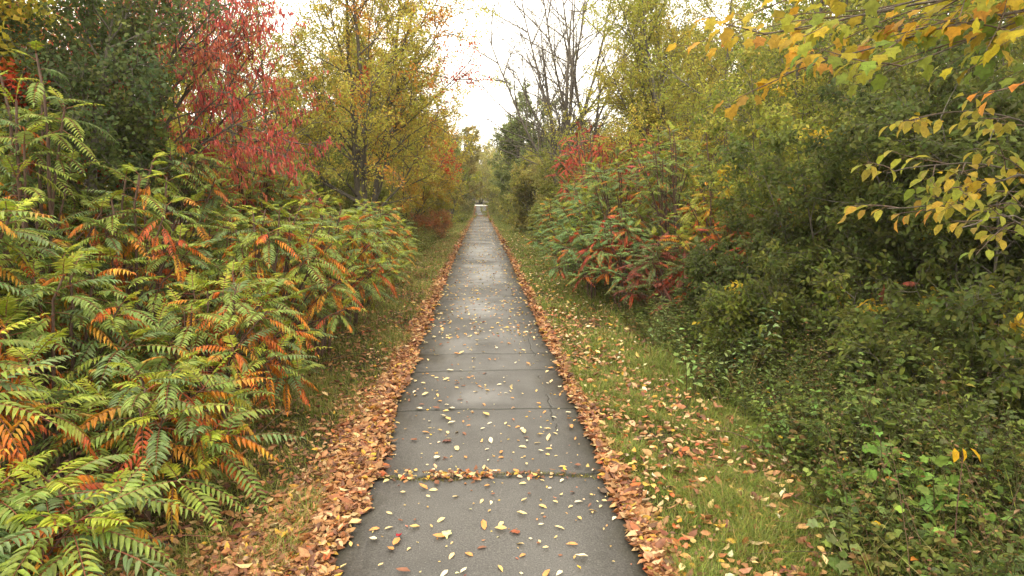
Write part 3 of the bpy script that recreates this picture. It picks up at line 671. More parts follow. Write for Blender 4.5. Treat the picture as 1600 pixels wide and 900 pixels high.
# right patch
GRt = "sumac shrubs on the right of the path"
BG = [(.17, .27, .10), (.21, .29, .09), (.15, .24, .09)]
SC1 = [(.42, .08, .04), (.30, .05, .03), (.50, .17, .04)]
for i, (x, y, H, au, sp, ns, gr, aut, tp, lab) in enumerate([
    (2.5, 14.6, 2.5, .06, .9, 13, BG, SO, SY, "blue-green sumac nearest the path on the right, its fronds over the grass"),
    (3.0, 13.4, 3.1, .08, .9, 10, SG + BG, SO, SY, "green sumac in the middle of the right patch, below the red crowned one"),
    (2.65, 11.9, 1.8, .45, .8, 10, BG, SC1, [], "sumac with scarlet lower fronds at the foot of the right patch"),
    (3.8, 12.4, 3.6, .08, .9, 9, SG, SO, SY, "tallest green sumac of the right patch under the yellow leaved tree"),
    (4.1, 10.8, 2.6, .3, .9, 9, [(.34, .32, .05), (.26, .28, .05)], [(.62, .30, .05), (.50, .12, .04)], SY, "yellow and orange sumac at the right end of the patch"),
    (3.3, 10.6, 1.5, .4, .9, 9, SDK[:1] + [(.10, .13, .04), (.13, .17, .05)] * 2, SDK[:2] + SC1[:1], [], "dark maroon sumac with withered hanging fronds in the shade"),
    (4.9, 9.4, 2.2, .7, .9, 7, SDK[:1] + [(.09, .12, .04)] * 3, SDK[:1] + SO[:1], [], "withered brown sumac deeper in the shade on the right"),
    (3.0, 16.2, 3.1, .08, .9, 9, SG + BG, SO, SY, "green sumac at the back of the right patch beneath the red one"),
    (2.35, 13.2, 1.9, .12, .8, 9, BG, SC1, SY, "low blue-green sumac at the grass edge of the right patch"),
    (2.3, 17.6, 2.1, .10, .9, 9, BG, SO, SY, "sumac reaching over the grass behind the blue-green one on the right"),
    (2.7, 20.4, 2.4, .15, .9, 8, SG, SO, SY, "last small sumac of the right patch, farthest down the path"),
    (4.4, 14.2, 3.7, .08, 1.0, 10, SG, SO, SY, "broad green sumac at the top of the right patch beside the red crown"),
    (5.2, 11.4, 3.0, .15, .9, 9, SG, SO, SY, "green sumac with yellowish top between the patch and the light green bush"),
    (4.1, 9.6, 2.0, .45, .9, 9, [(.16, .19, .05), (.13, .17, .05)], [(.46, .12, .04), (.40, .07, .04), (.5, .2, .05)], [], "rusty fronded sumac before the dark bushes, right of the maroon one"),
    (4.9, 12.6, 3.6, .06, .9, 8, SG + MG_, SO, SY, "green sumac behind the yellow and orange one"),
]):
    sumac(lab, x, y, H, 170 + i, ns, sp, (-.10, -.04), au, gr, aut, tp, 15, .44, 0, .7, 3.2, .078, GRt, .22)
sumac("red sumac crown above the green patch on the right of the path", 3.3, 18.2, 4.2, 181, 14, 1.2, (-.08, 0), .9, SRED, [(.52, .12, .06), (.46, .07, .05)], [], 12, .46, 2, 1.3, 2.4, .07, GRt, .5, .4)
sumac("second red sumac, smaller, right beside the larger red crown on the right bank", 4.3, 16.6, 3.9, 182, 6, .8, (-.05, 0), .6, SRED + SG[:1], [(.45, .08, .05)], [], 11, .46, 2, 1.4, 2.0, .085, GRt, .55, .6)
for i, (x, y, lab) in enumerate([(4.9, 7.6, "small sumac with a red arching frond in the shaded weeds on the right"), (4.4, 6.3, "low withered sumac with a brownish red frond over the right weeds"), (6.2, 8.6, "dark leggy sumac beneath the small leaved bushes on the right")]):
    sumac(lab, x, y, 1.25, 190 + i, 3, .6, (-.1, -.05), .6, SDK + [(.08, .12, .04)], [(.30, .08, .05), (.16, .06, .04)], [], 5, .38, 0, 1., 2.0, .08, GRt, .5, .4)

# ------------------------------------------------------------------ trees and bushes
BARK = (.10, .085, .065)
def tree_parts(t, seed, H, tr=.12, stems=1, cb=.25, nl=16, limb=.42, ns=8, nt=6, leaves_n=24000, ls=.07, asp=.6, pal=None, wts=None, lean=(0, 0),
               ang=.95, up=.03, tmpl=T_QUAD, limb_tint=None, tint_p=.0, twig=.42, bark=BARK, droop=.25, scatter=.10, wander=.10, sspread=.25, lsegs=7, patch=None, mat=None, reach=None):
    g = rng(seed)
    kb, lb = Buf(), Buf()
    st = max(stems, 1); a = np.arange(st) * 2.4 + g.random() * 6
    P0 = np.stack([np.cos(a) * .12 * (st > 1), np.sin(a) * .12 * (st > 1), np.full(st, -.1)], -1)
    D0 = np.stack([np.cos(a) * sspread * (st > 1) + lean[0], np.sin(a) * sspread * (st > 1) + lean[1], np.ones(st)], -1)
    hs = H * .92 * g.uniform(.78, 1.0, st); hs[0] = H * .92
    T0 = grow(g, P0, D0, hs, 12, wander * .45, .03)
    tubes(kb, T0, (tr * (1 - np.linspace(0, .9, 13)) ** .9 / st ** .3)[None] * np.ones((st, 1)) * (1 + .35 * np.exp(-np.arange(13)))[None], np.array(bark), 8)
    S, D, L, i0, t0 = kids(g, T0, hs, nl, cb, 1.0, ang, limb, .2, .55)
    A = grow(g, S, D, L, lsegs, wander, up)
    r1 = np.maximum(tr * .42 * (1 - t0 * .75), .008) / st ** .25
    if reach:
        o_ = np.array(t.location); ex = []; er = []
        for (si_, hz, tgt, rr) in reach:
            k_ = int(np.argmin(np.abs(T0[si_ % st, :, 2] - hz))); s_ = T0[si_ % st, k_]; e_ = np.array(tgt) - o_
            q = np.linspace(0, 1, lsegs + 1)[:, None]; Pq = s_ + (e_ - s_) * q
            Pq[:, 2] += np.linalg.norm(e_ - s_) * .09 * np.sin(q[:, 0] * np.pi) * (-1 if e_[2] - s_[2] > 2.5 else 1); Pq[1:] += np.cumsum(g.normal(0, wander * .6 * np.linalg.norm(e_ - s_) / lsegs, (lsegs, 3)), 0)
            ex.append(Pq); er.append(rr)
        A = np.concatenate([A, np.array(ex)]); r1 = np.concatenate([r1, er]); L = np.concatenate([L, [np.linalg.norm(p_[-1] - p_[0]) for p_ in ex]])
    tubes(kb, A, r1[:, None] * np.linspace(1, .25, lsegs + 1)[None], np.array(bark) * 1.0, 5)
    S2, D2, L2, i1, t1 = kids(g, A, L, ns, .2, 1.0, .75, .5, .25, .5)
    B_ = grow(g, S2, D2, L2, 4, wander * 1.2, up * .5)
    tubes(kb, B_, (r1[i1] * .38)[:, None] * np.linspace(1, .3, 5)[None], np.array(bark) * 1.05, 4)
    S3, D3, L3, i2, t2 = kids(g, B_, np.maximum(L2, .4), nt, .15, 1.0, .7, twig, .3, .3)
    C_ = grow(g, S3, D3, L3, 3, wander * 1.4, 0)
    tubes(kb, C_, np.maximum(r1[i1][i2] * .16, .003)[:, None] * np.linspace(1, .4, 4)[None], np.array(bark) * 1.1, 3)
    kb.obj("trunk", M_BARK, t, True)
    if patch: patch = [(*(np.array(c_[:3]) - np.array(t.location)), *c_[3:]) for c_ in patch]
    if leaves_n:
        ntw = len(C_); wt = L3 / L3.sum()
        c = g.choice(ntw, leaves_n, p=wt); s = g.random(leaves_n) * 3; k = np.minimum(s.astype(int), 2); fr = (s - k)[:, None]
        P = C_[c, k] + (C_[c, k + 1] - C_[c, k]) * fr + g.normal(0, scatter, (leaves_n, 3)) * .6
        Dt = nrm(C_[c, k + 1] - C_[c, k])
        D = Dt * .4 + nrm(g.normal(0, 1, (leaves_n, 3))) * .9; D[:, 2] -= droop
        N = g.normal(0, .55, (leaves_n, 3)); N[:, 2] += .8
        pal = np.asarray(pal)
        limbc = pick(g, pal, len(A), wts)             # each limb has its own tint
        subc = pick(g, pal, len(B_), wts)
        if tint_p:
            m = g.random(len(B_)) < tint_p; subc[m] = pick(g, limb_tint, int(m.sum()))
        li = i1[i2[c]]; si = i2[c]
        shade = g.uniform(.72, 1.22, len(B_))[:, None]
        C = limbc[li] * .3 + (subc * shade)[si] * .5 + pick(g, pal, leaves_n, wts) * .2
        if tint_p: mm = m[si]; C[mm] = subc[si][mm]
        if patch:
            for (cx, cy, cz, rr, pc) in patch:
                m = np.linalg.norm(P - np.array([cx, cy, cz]), axis=1) + g.normal(0, rr * .15, len(P)) < rr
                C[m] = pick(g, pc, int(m.sum()))
        leaves(lb, tmpl, P, D, N, ls * g.uniform(.65, 1.3, leaves_n), ls * asp, C, .16, g)
        lb.obj("crown", mat or M_LEAF, t)
def tree(label, x, y, cat="tree", name="broadleaf_tree", group=None, **k):
    t = thing(name, label, cat, (x, y, float(gz(x, y)) - .02), group); tree_parts(t, **k); return t

def red_sumac(label, x, y, seed, H, reach, n, hl):
    t = thing("sumac_tree", label, "tree", (x, y, float(gz(x, y)) - .02), "sumac shrubs on the left of the path")
    tree_parts(t, seed, H, tr=.07, stems=3, sspread=.2, cb=.75, nl=4, limb=.35, ns=7, nt=6, leaves_n=n, ls=.085, asp=.26, pal=SRED + [(.50, .16, .08)], ang=.8, up=.04, tmpl=T_LANCE, droop=1.7, scatter=.05, twig=.55,
        tint_p=.05, limb_tint=[(.44, .36, .06), (.30, .20, .06)], reach=reach, mat=M_SUMAC)
    g = rng(seed + 7); o_ = np.array(t.location)
    for (u, v, Y) in hl:
        cb = Buf(); k = 220; th = g.random(k) * 6.28; hh2 = g.random(k); rr = .03 * np.sqrt(np.clip(np.sin((hh2 * .85 + .1) * np.pi), .02, 1)) * g.uniform(.6, 1.1, k)
        Ps = np.array(at(u, v, Y)) - o_ + np.stack([np.cos(th) * rr, np.sin(th) * rr, hh2 * .15], -1)
        leaves(cb, T_QUAD, Ps, np.stack([np.cos(th), np.sin(th), np.full(k, .6)], -1), g.normal(0, 1, (k, 3)), .018, .012, pick(g, [(.14, .03, .025), (.20, .04, .03), (.08, .02, .02)], k), .2, g)
        cb.obj("seed_head", M_LITTER, t)
YG = [(.42, .40, .085), (.34, .36, .08), (.50, .43, .10), (.26, .29, .07), (.54, .40, .10)]
YO = [(.46, .32, .06), (.56, .30, .07), (.42, .36, .08), (.28, .29, .06), (.58, .25, .06)]
DG = [(.085, .115, .035), (.11, .14, .042), (.07, .095, .033), (.14, .15, .045)]
MG = [(.16, .20, .042), (.20, .235, .05), (.26, .265, .06), (.125, .165, .04)]
OL = [(.27, .26, .075), (.31, .28, .085), (.22, .22, .07), (.33, .27, .095)]
RE = [(.50, .08, .05), (.55, .14, .06), (.46, .05, .04)]
GT = "trees on the left of the path"; GTr = "trees on the right of the path"
def A3(u, v, Y, r): return (*at(u, v, Y), r)
# left
red_sumac("tall crimson sumac with drooping leaves and dark seed heads against the sky, upper left", -4.6, 9.3, 153, 4.6,
    [(0, 2.6, at(330, -20, 9), .03), (0, 2.8, at(370, 60, 9), .03), (1, 2.4, at(410, 120, 9), .028), (1, 2.2, at(445, 200, 9.2), .028), (2, 2.6, at(290, -30, 8.8), .03), (0, 3.0, at(345, 10, 8.5), .025),
     (1, 2.2, at(400, 70, 9.4), .025), (2, 2.0, at(430, 170, 8.8), .02), (0, 3, at(385, 10, 9.4), .025), (2, 1.8, at(370, 150, 9), .02)], 6800,
    [(378, 62, 8.9), (392, 95, 9), (408, 128, 9), (428, 160, 9), (322, 160, 9), (316, 228, 9), (372, 90, 9), (350, 235, 9.1), (405, 245, 9.1)])
red_sumac("crimson sumac rising behind the dark vine covered tree at the top left", -5.8, 9.6, 154, 5.2,
    [(0, 2.6, at(215, -10, 9.5), .03), (1, 2.8, at(260, 20, 9.5), .03), (2, 2.8, at(170, -30, 9.5), .03), (1, 3, at(300, 60, 9.6), .03), (0, 3, at(240, -50, 9.5), .03)], 4200, [(262, 5, 9), (240, 30, 9)])
tree("tall yellow-green tree left of the path with a red leaved branch reaching over it", -3.5, 19.5, seed=301, H=11.5, tr=.15, stems=3, sspread=.12, cb=.16, nl=17, limb=.42, ns=9, nt=7,
     leaves_n=47000, ls=.08, pal=[(.50, .46, .10), (.42, .42, .09), (.56, .46, .10), (.34, .36, .08), (.56, .40, .10)], tint_p=.10, limb_tint=[(.60, .30, .08), (.56, .24, .07)], ang=.85, up=.05, lean=(.03, 0), group=GT,
     patch=[(*A3(720, 95, 19, .75), RE), (*A3(745, 120, 19, .5), RE), (*A3(565, 130, 18, .42), RE), (*A3(690, 30, 19, .6), [(.60, .30, .07), (.56, .24, .06)])],
     reach=[(0, 3.6, at(735, 95, 19), .045), (1, 4.2, at(700, 40, 19.5), .045), (0, 4.6, at(725, 0, 19.5), .04), (2, 3.0, at(660, 150, 18.5), .035), (0, 2.6, at(690, 180, 19), .03), (1, 2.4, at(560, 130, 17.5), .03), (0, 5.5, at(720, -60, 20), .04), (2, 3.5, at(440, 60, 19), .035), (1, 3.0, at(430, 150, 19), .03)])
tree("slender yellow-green tree behind the crimson sumac on the left", -6.4, 17.5, seed=302, H=10.5, tr=.10, stems=3, sspread=.14, cb=.15, nl=15, limb=.32, leaves_n=30000, ls=.07, pal=YG, up=.06, group=GT)
tree("thin light green tree with bare upper twigs on the left, paler than its neighbours", -8.2, 21, seed=303, H=11.5, tr=.11, stems=2, cb=.12, nl=16, limb=.36, leaves_n=26000, ls=.075, pal=[(.30, .32, .08), (.36, .36, .11), (.24, .28, .08)], up=.06, group=GT)
tree("golden orange tree leaning over the left bank behind the tall yellow-green tree", -4.0, 27, seed=304, H=9.0, tr=.13, stems=2, cb=.10, nl=17, limb=.46, leaves_n=36000, ls=.09, pal=YG[:3] + YO + [(.34, .30, .06)], group=GT,
     patch=[(*A3(695, 150, 27, .45), RE)], reach=[(0, 3.5, at(705, 150, 27), .04), (1, 2.8, at(700, 195, 27), .035), (0, 4.2, at(690, 120, 27), .04)])
tree("yellow maple with scarlet patches at mid height on the left of the path", -3.8, 34, seed=305, H=6.8, tr=.13, stems=3, cb=.06, nl=18, limb=.46, leaves_n=40000, ls=.11, pal=YO[:3] + YG[:2], group=GT,
     patch=[(*A3(695, 240, 33, .75), RE), (*A3(712, 268, 33, .5), RE), (*A3(700, 255, 32.5, .5), RE)], reach=[(0, 1.8, at(705, 240, 33), .04), (1, 1.2, at(712, 275, 33), .035), (2, 2.2, at(715, 215, 34), .04)])
tree("low red-orange bush at the edge of the left bank far down the path", -2.6, 33, "bush", "red_bush", GT, seed=306, H=1.7, tr=.03, stems=7, sspread=.6, cb=.1, nl=8, limb=.5, ns=5, nt=4, leaves_n=6000, ls=.085, pal=[(.42, .12, .06), (.38, .20, .08), (.30, .20, .07)])
tree("brownish green tree arching over the left side of the far path", -3.0, 58, seed=307, H=9.2, tr=.16, stems=3, cb=.1, nl=18, limb=.46, leaves_n=36000, ls=.15, pal=[(.26, .21, .06), (.21, .20, .055), (.32, .23, .07), (.15, .16, .045)], group=GT,
     reach=[(0, 4, at(748, 215, 57), .05), (1, 3, at(742, 245, 57), .05)])
tree("green tree between the yellow maple and the brownish arching tree on the left", -4.0, 45, seed=308, H=8.2, tr=.14, stems=3, cb=.06, nl=18, limb=.44, leaves_n=32000, ls=.125, pal=MG + YG[:1], group=GT)
tree("tall golden tree behind the green one far down on the left", -7, 42, seed=309, H=12, tr=.2, stems=2, cb=.12, nl=18, limb=.40, leaves_n=34000, ls=.13, pal=YO + YG, group=GT)
tree("dark green vine covered tree with glossy small leaves at the top left", -4.75, 7.6, name="vine_covered_tree", seed=311, H=4.9, tr=.12, stems=3, sspread=.25, cb=.35, nl=18, limb=.36, ns=9, nt=7, leaves_n=27000, ls=.055, asp=.8,
     pal=DG + [(.07, .11, .05)], tint_p=.02, limb_tint=[(.45, .34, .05), (.22, .30, .05)], scatter=.12, group=GT)
tree("yellow leaved tree behind the vines in the top left corner, reddish at the top", -6.9, 8.0, seed=312, H=6.2, tr=.12, stems=2, cb=.35, nl=16, limb=.4, leaves_n=22000, ls=.08, asp=.8, pal=[(.46, .40, .07), (.36, .36, .07), (.52, .33, .06)], tint_p=.2, limb_tint=RE, group=GT)
for i, (x, y, H, pal, lab) in enumerate([
    (-9.0, 10.5, 5.6, MG, "green bushy tree filling the gap behind the left sumac row"),
    (-7.2, 12.5, 4.4, YG, "yellowish bushy tree seen below the crimson sumac branches"),
    (-5.6, 15.0, 3.6, MG + YG[:1], "low leafy tree between the crimson sumac and the slender yellow tree"),
    (-10.5, 15.5, 8, YG, "loose yellow tree in the second row behind the left sumacs"),
    (-12.5, 10.0, 7, DG + MG, "dark tree behind the top left corner foliage"),
    (-5.4, 22.5, 4.6, MG, "green thicket tree around the feet of the tall yellow-green tree"),
    (-6.2, 30, 6.0, MG + YG[:2], "mid green tree behind the golden orange tree"),
    (-4.0, 24, 3.0, MG + OL, "low green bush in front of the golden orange tree"),
]):
    tree(lab, x, y, seed=320 + i, H=H, tr=.10, stems=4, sspread=.3, cb=.08, nl=15, limb=.45, leaves_n=20000, ls=.085, pal=pal, group=GT)

# right
t = thing("bare_tree", "leafless tree with fanning grey branches on the right of the path", "tree", (*at(893, 303, 28)[:1], 28, float(gz(3.9, 28))), GTr)
tree_parts(t, 401, 10.5, tr=.22, stems=3, sspread=.16, cb=.3, nl=6, limb=.30, ns=12, nt=7, leaves_n=2500, ls=.06, pal=YG, ang=.5, up=.07, lean=(0, 0), bark=(.12, .10, .08), twig=.7, wander=.07,
    reach=[(0, 2.5, at(768, 60, 28), .08), (0, 3.0, at(805, -20, 28), .075), (1, 3.0, at(835, -60, 28), .075), (1, 3.5, at(870, -60, 28), .08), (2, 3.0, at(925, -50, 28), .075), (2, 3.3, at(960, -60, 29), .08), (2, 2.6, at(1000, -10, 28), .075), (1, 2.3, at(810, 110, 27.5), .075), (0, 4, at(895, -60, 29), .075), (2, 4.2, at(985, 60, 28), .08)])
tree("dark green round crowned tree left of the leafless tree", 3.6, 46, seed=402, H=9.6, tr=.2, stems=2, cb=.2, nl=20, limb=.36, leaves_n=34000, ls=.14, pal=[(.17, .21, .08), (.20, .235, .085), (.24, .26, .09)], group=GTr, reach=[(0, 5, at(795, 175, 46), .06), (1, 4, at(800, 215, 46), .06), (0, 6, at(810, 145, 46), .06)])
tree("greyish green thicket tree under the leafless tree's branches", 5.0, 34, seed=403, H=6.4, tr=.1, stems=4, sspread=.3, cb=.06, nl=16, limb=.45, leaves_n=28000, ls=.095, pal=OL, group=GTr)
tree("tall yellow-green tree right of the leafless tree, small leaves against the sky", 5.9, 18.5, seed=404, H=10.5, tr=.16, stems=4, sspread=.22, cb=.14, nl=17, limb=.38, ns=8, nt=7, leaves_n=52000, ls=.078, pal=YG + [(.34, .34, .07)], ang=.8, up=.05, group=GTr,
     reach=[(0, 4, at(985, 60, 18.5), .04), (1, 5, at(1000, 10, 18.5), .04), (0, 3.5, at(1000, 110, 18), .035)])
tree("yellow flecked tree between the tall yellow-green tree and the overhanging maple", 7.0, 14.0, seed=405, H=8.8, tr=.14, stems=4, sspread=.25, cb=.12, nl=16, limb=.40, leaves_n=44000, ls=.07, pal=YG + MG, group=GTr)
for i, (x, y, H, pal, lab) in enumerate([
    (8.5, 24, 10, YG + OL, "loose olive tree in the second row on the right"),
    (3.9, 24.5, 4.0, OL + MG, "rounded olive bush behind the red sumac crown on the right"),
    (3.8, 40, 4.8, OL + YG[:1], "olive thicket beside the far right verge"),
    (3.6, 55, 7.0, [(.36, .34, .09), (.28, .30, .08)], "rounded yellowish tree on the right of the far path"),
    (7.0, 60, 9, OL, "olive tree behind the rounded yellowish one on the right"),
    (3.2, 66, 7.8, [(.32, .32, .08), (.24, .26, .07)], "second rounded yellowish tree further down on the right"),
    (3.3, 30, 2.2, OL + MG, "low olive bush at the right verge in front of the leafless tree"),
    (3.6, 21.5, 2.6, MG + OL, "low green bush just behind the right sumac patch"),
]):
    tree(lab, x, y, seed=410 + i, H=H, tr=.12, stems=4, sspread=.3, cb=.06, nl=16, limb=.46, leaves_n=26000, ls=.09 if y < 30 else .14, pal=pal, group=GTr)
# right near bushes with small leaves
MB = [(a_ * .78, b_ * .78, c_ * .8) for a_, b_, c_ in MG]; DB = [(a_ * .8, b_ * .8, c_ * .8) for a_, b_, c_ in DG]
for i, (x, y, H, cb_, pal, lab) in enumerate([
    (5.3, 9.9, 4.4, .18, MG + YG[:1], "light green small leaved bush right of the sumac patch"),
    (4.9, 8.1, 3.5, .22, MB + DB, "mid green bush in the middle of the right side with drooping sprays"),
    (6.6, 8.3, 4.9, .2, MB + OL[:1], "tall small leaved bush below the overhanging yellow maple"),
    (5.3, 6.3, 3.6, .25, DB + MB[:2], "shaded dark green bush under the yellow leaf sprays"),
    (8.8, 7.4, 5.6, .1, DB, "very dark tall bush at the upper right"),
    (6.6, 5.4, 4.2, .2, DB + MB[:1], "dark bush at the right edge of the photo"),
    (4.6, 4.6, 1.7, .1, DB + MB, "low dark bush rising from the weeds at the right edge"),
    (9.5, 10.5, 7.0, .1, DB + MB, "tall dark tree-like bush behind the small leaved bushes"),
    (6.2, 11.8, 5.4, .1, MB + YG, "yellow flecked bush behind the light green one"),
    (4.0, 6.9, 1.7, .1, DB + MB, "low dark bush at the foot of the shaded bushes"),
    (3.7, 8.8, 1.8, .1, DB + MB[:1], "low dark bush in front of the withered sumacs"),
    (3.9, 5.5, 1.3, .1, MB + DB, "knee high green bush standing in the right weeds"),
    (5.3, 11.0, 3.0, .2, MB, "round green bush between the yellow and orange sumac and the light green bush"),
    (3.4, 7.6, 1.2, .1, MB, "small green bush at the grass edge on the right"),
    (3.3, 4.4, .85, .1, MB + DB, "small bramble bush low at the right, in front of the knee high one"),
    (6.0, 7.0, 4.0, .3, DB, "dark leggy bush with bare lower stems in the right shade"),
]):
    tree(lab, x, y, "bush", "leafy_bush", "small leaved bushes on the right", seed=430 + i, H=H, tr=.045, stems=7, sspread=.42, cb=cb_, nl=12, limb=.42, ns=6, nt=4,
         leaves_n=int(21000 * min(1, .3 + H / 6)), ls=.070, asp=.6, pal=pal, tint_p=.015, limb_tint=[(.5, .35, .06)], twig=.5, droop=.35, scatter=.045, tmpl=T_LEAF if y < 9 else T_QUAD)

# overhanging maple, near right
def overhang(label, root, limbs, leafs, seed, name, group):
    g = rng(seed); t = thing(name, label, "tree", (root[0], root[1], float(gz(root[0], root[1]))), group)
    kb, lb = Buf(), Buf(); o = np.array([root[0], root[1], float(gz(root[0], root[1]))])
    T0 = grow(g, np.array([[0, 0, -.1]]), np.array([[root[3], root[4], 1.]]), root[2], 10, .03, .05)
    tubes(kb, T0, np.linspace(root[5], root[5] * .4, 11)[None], np.array((.10, .085, .07)), 9)
    for (h, tgt, r0, ls, asp, pal, nk, dens, tm, tw) in limbs:
        k = int(np.argmin(np.abs(T0[0, :, 2] - h))); s = T0[0, k]; e = np.array(tgt) - o
        tt = np.linspace(0, 1, 12)[:, None]; P = s + (e - s) * tt; P[:, 2] += .18 * np.sin(tt[:, 0] * np.pi); P[1:] += np.cumsum(g.normal(0, .010, (11, 3)), 0)
        P = P[None]; L = np.array([np.linalg.norm(e - s)])
        tubes(kb, P, np.linspace(r0, .003, 12)[None], np.array((.11, .09, .07)), 6)
        S, D, LL, _, _ = kids(g, P, L, nk, .25, 1., .8, tw, .2, .45)
        D[:, 2] *= .35
        A = grow(g, S, D, LL, 5, .08, -.02); tubes(kb, A, np.linspace(.004, .0018, 6)[None] * np.ones((len(A), 1)), np.array((.12, .08, .06)), 4)
        S2, D2, L2, i2, t2 = kids(g, A, LL, int(dens * 1.5), .12, 1.0, .9, .16, .2, .3); D2[:, 2] = D2[:, 2] * .3 - .1
        B_ = grow(g, S2, D2, np.clip(L2, .03, .09), 2, .1, -.1); tubes(kb, B_, np.full((len(B_), 3), .0013), np.array((.16, .10, .05)), 3)
        tipd = nrm(B_[:, 2] - B_[:, 1]); tipd[:, 2] -= g.uniform(.1, 1.0, len(B_))
        N = g.normal(0, .35, tipd.shape); N[:, 2] += 1
        br = pick(g, pal, len(A))[i2]; C = br * .5 + pick(g, pal, len(B_)) * .5
        leaves(lb, tm, B_[:, 2], tipd, N, ls * g.uniform(.65, 1.2, len(B_)), ls * asp, C, .12, g)
    kb.obj("trunk", M_BARK, t, True); lb.obj("crown", M_LEAF, t); return t
MY = [(.48, .35, .05), (.36, .32, .05), (.22, .26, .05), (.50, .28, .05), (.15, .22, .045)]
MO = [(.50, .29, .06), (.44, .20, .06), (.42, .34, .06), (.36, .33, .06)]
Y2 = [(.44, .37, .07), (.37, .35, .07), (.25, .29, .06), (.46, .31, .07)]
overhang("yellow and orange leaved maple whose branches hang into the top right corner", (4.6, 2.6, 5.5, -.05, .1, .13), [
    (3.3, at(1230, 95, 3.5), .015, .082, .85, MO + MY[:3], 9, 6, T_MAPLE, .30),
    (3.5, at(1330, -20, 3.0), .015, .082, .85, MY, 10, 6, T_MAPLE, .34),
    (3.3, at(1400, 40, 3.3), .015, .082, .85, MY[:3] + MY[4:], 9, 6, T_MAPLE, .34),
    (3.4, at(1540, 60, 3.0), .015, .082, .85, MY[2:], 9, 6, T_MAPLE, .34),
    (3.4, at(1180, 60, 3.6), .018, .082, .85, MO + MY[:2], 9, 6, T_MAPLE, .34),
    (3.2, at(1290, 60, 3.2), .016, .085, .85, MY, 9, 6, T_MAPLE, .34),
    (3.4, at(1400, 100, 3.0), .015, .085, .85, MY[:3] + MY[4:], 8, 6, T_MAPLE, .36),
    (3.5, at(1480, 10, 3.2), .015, .085, .85, MY, 9, 6, T_MAPLE, .4),
    (3.6, at(1250, -10, 3.4), .018, .085, .85, MY + MO, 10, 6, T_MAPLE, .36),
    (3.0, at(1600, 130, 2.8), .010, .10, .6, [(.60, .26, .07), (.56, .2, .06)], 3, 3, T_LEAF, .2),
], 6, 501, "maple_tree", GTr)
overhang("sapling with sprays of small yellow leaves at the right edge below the maple", (3.9, 3.9, 3.2, -.05, 0, .03), [
    (2.1, at(1370, 250, 3.6), .009, .082, .6, Y2, 7, 5, T_LEAF, .30),
    (2.3, at(1400, 200, 3.5), .008, .075, .6, Y2, 6, 6, T_LEAF, .30),
    (1.9, at(1400, 320, 3.4), .008, .082, .6, Y2 + [(.55, .28, .08)], 6, 5, T_LEAF, .30),
    (1.8, at(1480, 355, 3.2), .007, .085, .6, Y2, 3, 3, T_LEAF, .2),
    (2.2, at(1530, 290, 3.3), .008, .09, .6, Y2 + MY, 7, 5, T_LEAF, .4),
    (1.7, at(1560, 330, 3.6), .007, .08, .6, Y2 + MG, 5, 5, T_LEAF, .3),
], 5, 502, "yellow_sapling", GTr)
# three yellow leaves on a small stem low at the right
g = rng(509); bb = Buf(); lb = Buf(); p = at(1500, 700, 3.1); zz = float(gz(p[0], p[1]))
t = thing("bramble_stem", "thin bare stem holding three bright yellow leaves over the weeds at the lower right", "plant", (p[0], p[1], zz))
hh = float(p[2] - zz)
tubes(bb, grow(g, np.array([[.05, 0, 0.]]), np.array([[-.06, 0, 1.]]), hh, 8, .03), np.linspace(.004, .002, 9)[None], np.array((.12, .06, .04)), 5)
bb.obj("stem", M_BARK, t)
for dx, dz in ((-.05, -.3), (.02, -.5), (.09, .1)):
    lb = Buf(); leaves(lb, T_LEAF, np.array([[dx * .6, 0, hh]]), np.array([[dx * 4, -.5, -.6 + dz]]), np.array([[.3 + dx * 6, -.7, .6 + dz]]), .068 + abs(dx) * .15, .044, np.array([(.58, .35, .05)]), .05, g); lb.obj("leaf", M_LEAF, t)

# ------------------------------------------------------------------ rows behind and the far end: shared kinds, copied
far = []
kinds = [("loose yellow tree", YG), ("golden tree", YO), ("green tree", MG), ("olive tree", OL), ("dark green tree", DG + MG)]
g = rng(601)
spots = []
for k in range(24):                                   # left rows
    spots.append((-g.uniform(9, 26), 12 + k * 4.6 + g.uniform(-1, 1), g.uniform(.85, 1.25)))
for k in range(26):                                   # right rows
    spots.append((g.uniform(9, 24), 6 + k * 4.2 + g.uniform(-1, 1), g.uniform(.9, 1.3)))
for k in range(9):                                    # edge rows far down
    spots.append((-g.uniform(4.2, 5.6), 62 + k * 6.5, g.uniform(.62, .85)))
    spots.append((g.uniform(4.2, 5.6), 74 + k * 5.5, g.uniform(.62, .85)))
arch = [(-3.6, 72, .74), (3.7, 77, .70), (-3.4, 84, .82), (3.4, 88, .80), (-3.5, 95, .86), (3.6, 100, .86), (-3.7, 108, .9), (3.8, 113, .9)]
end = [(-9, 132, .9), (-5, 134, 1.1), (-1.5, 131, 1.1), (2, 132, 1.15), (5.5, 133, 1.1), (0, 139, 1.25), (3.5, 141, 1.3), (9.5, 136, .9), (-14, 140, 1), (15, 141, 1), (0, 146, .8), (-6, 150, 1), (7, 150, 1)]
base = []
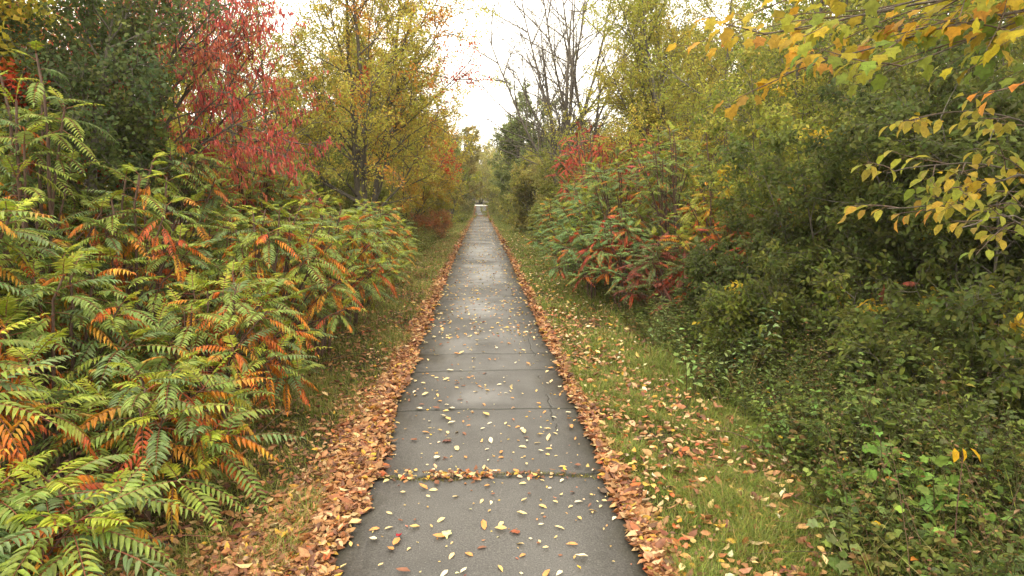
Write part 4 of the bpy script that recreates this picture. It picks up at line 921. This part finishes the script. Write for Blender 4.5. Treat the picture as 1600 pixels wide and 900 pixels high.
for i, (nm, pal) in enumerate(kinds):
    t = thing("broadleaf_tree", "", "tree", (0, 0, 0)); tree_parts(t, 610 + i, 11.0, tr=.17, stems=3, sspread=.25, cb=.08, nl=18, limb=.40, ns=7, nt=5, leaves_n=26000, ls=.15, pal=pal)
    base.append(t)
used = set()
for j, (x, y, s) in enumerate(spots + arch + end):
    i = int(g.choice(5)) if j < len(spots) else (3, 3, 4, 3, 0)[j % 5]
    if y > 128: lab, gr = "%s beyond the pale road at the far end of the path" % kinds[i][0], "trees closing the far end of the path"
    elif j >= len(spots): lab, gr = "%s arching over the far path from the %s" % (kinds[i][0], "left" if x < 0 else "right"), "trees arching over the far path"
    else:
        side = "left" if x < 0 else "right"; wh = "close behind the shrubs" if y < 25 else ("in the middle distance" if y < 60 else "far down the path")
        if abs(x) < 6: wh = "at the verge far down the path"
        lab, gr = "%s in the wood on the %s, %s" % (kinds[i][0], side, wh), "trees of the wood on the " + side
    loc = (x, y, float(gz(x, y)) - .03)
    if i not in used:
        used.add(i); t = base[i]; t.location = loc; t.rotation_euler = (0, 0, g.random() * 6.28); t.scale = (s, s, s); t["label"] = lab; t["group"] = gr
    else: copy_tree(base[i], loc, g.random() * 6.28, s, lab, gr)
for i, t in enumerate(base):
    if i not in used:
        for c in list(t.children): bpy.data.objects.remove(c)
        bpy.data.objects.remove(t)

# ------------------------------------------------------------------ thin autumn haze in the air
hb = Buf(); X0, X1, Y0, Y1, Z0, Z1 = -1550, 1550, -450, 2050, -3.5, 17
hv = np.array([[x, y, z] for z in (Z0, Z1) for y in (Y0, Y1) for x in (X0, X1)], float)
hb.add(hv, [np.array([[0, 2, 3, 1], [4, 5, 7, 6], [0, 1, 5, 4], [2, 6, 7, 3], [0, 4, 6, 2], [1, 3, 7, 5]])], (1, 1, 1))
m = bpy.data.materials.new("haze"); m.use_nodes = True; t_ = m.node_tree; t_.nodes.clear()
pv = t_.nodes.new("ShaderNodeVolumePrincipled"); pv.inputs["Color"].default_value = (.96, .95, .92, 1); pv.inputs["Density"].default_value = .0005
t_.links.new(pv.outputs[0], t_.nodes.new("ShaderNodeOutputMaterial").inputs["Volume"])
tag(hb.obj("haze", m), "thin pale haze in the air along the path", "haze", None, "stuff")
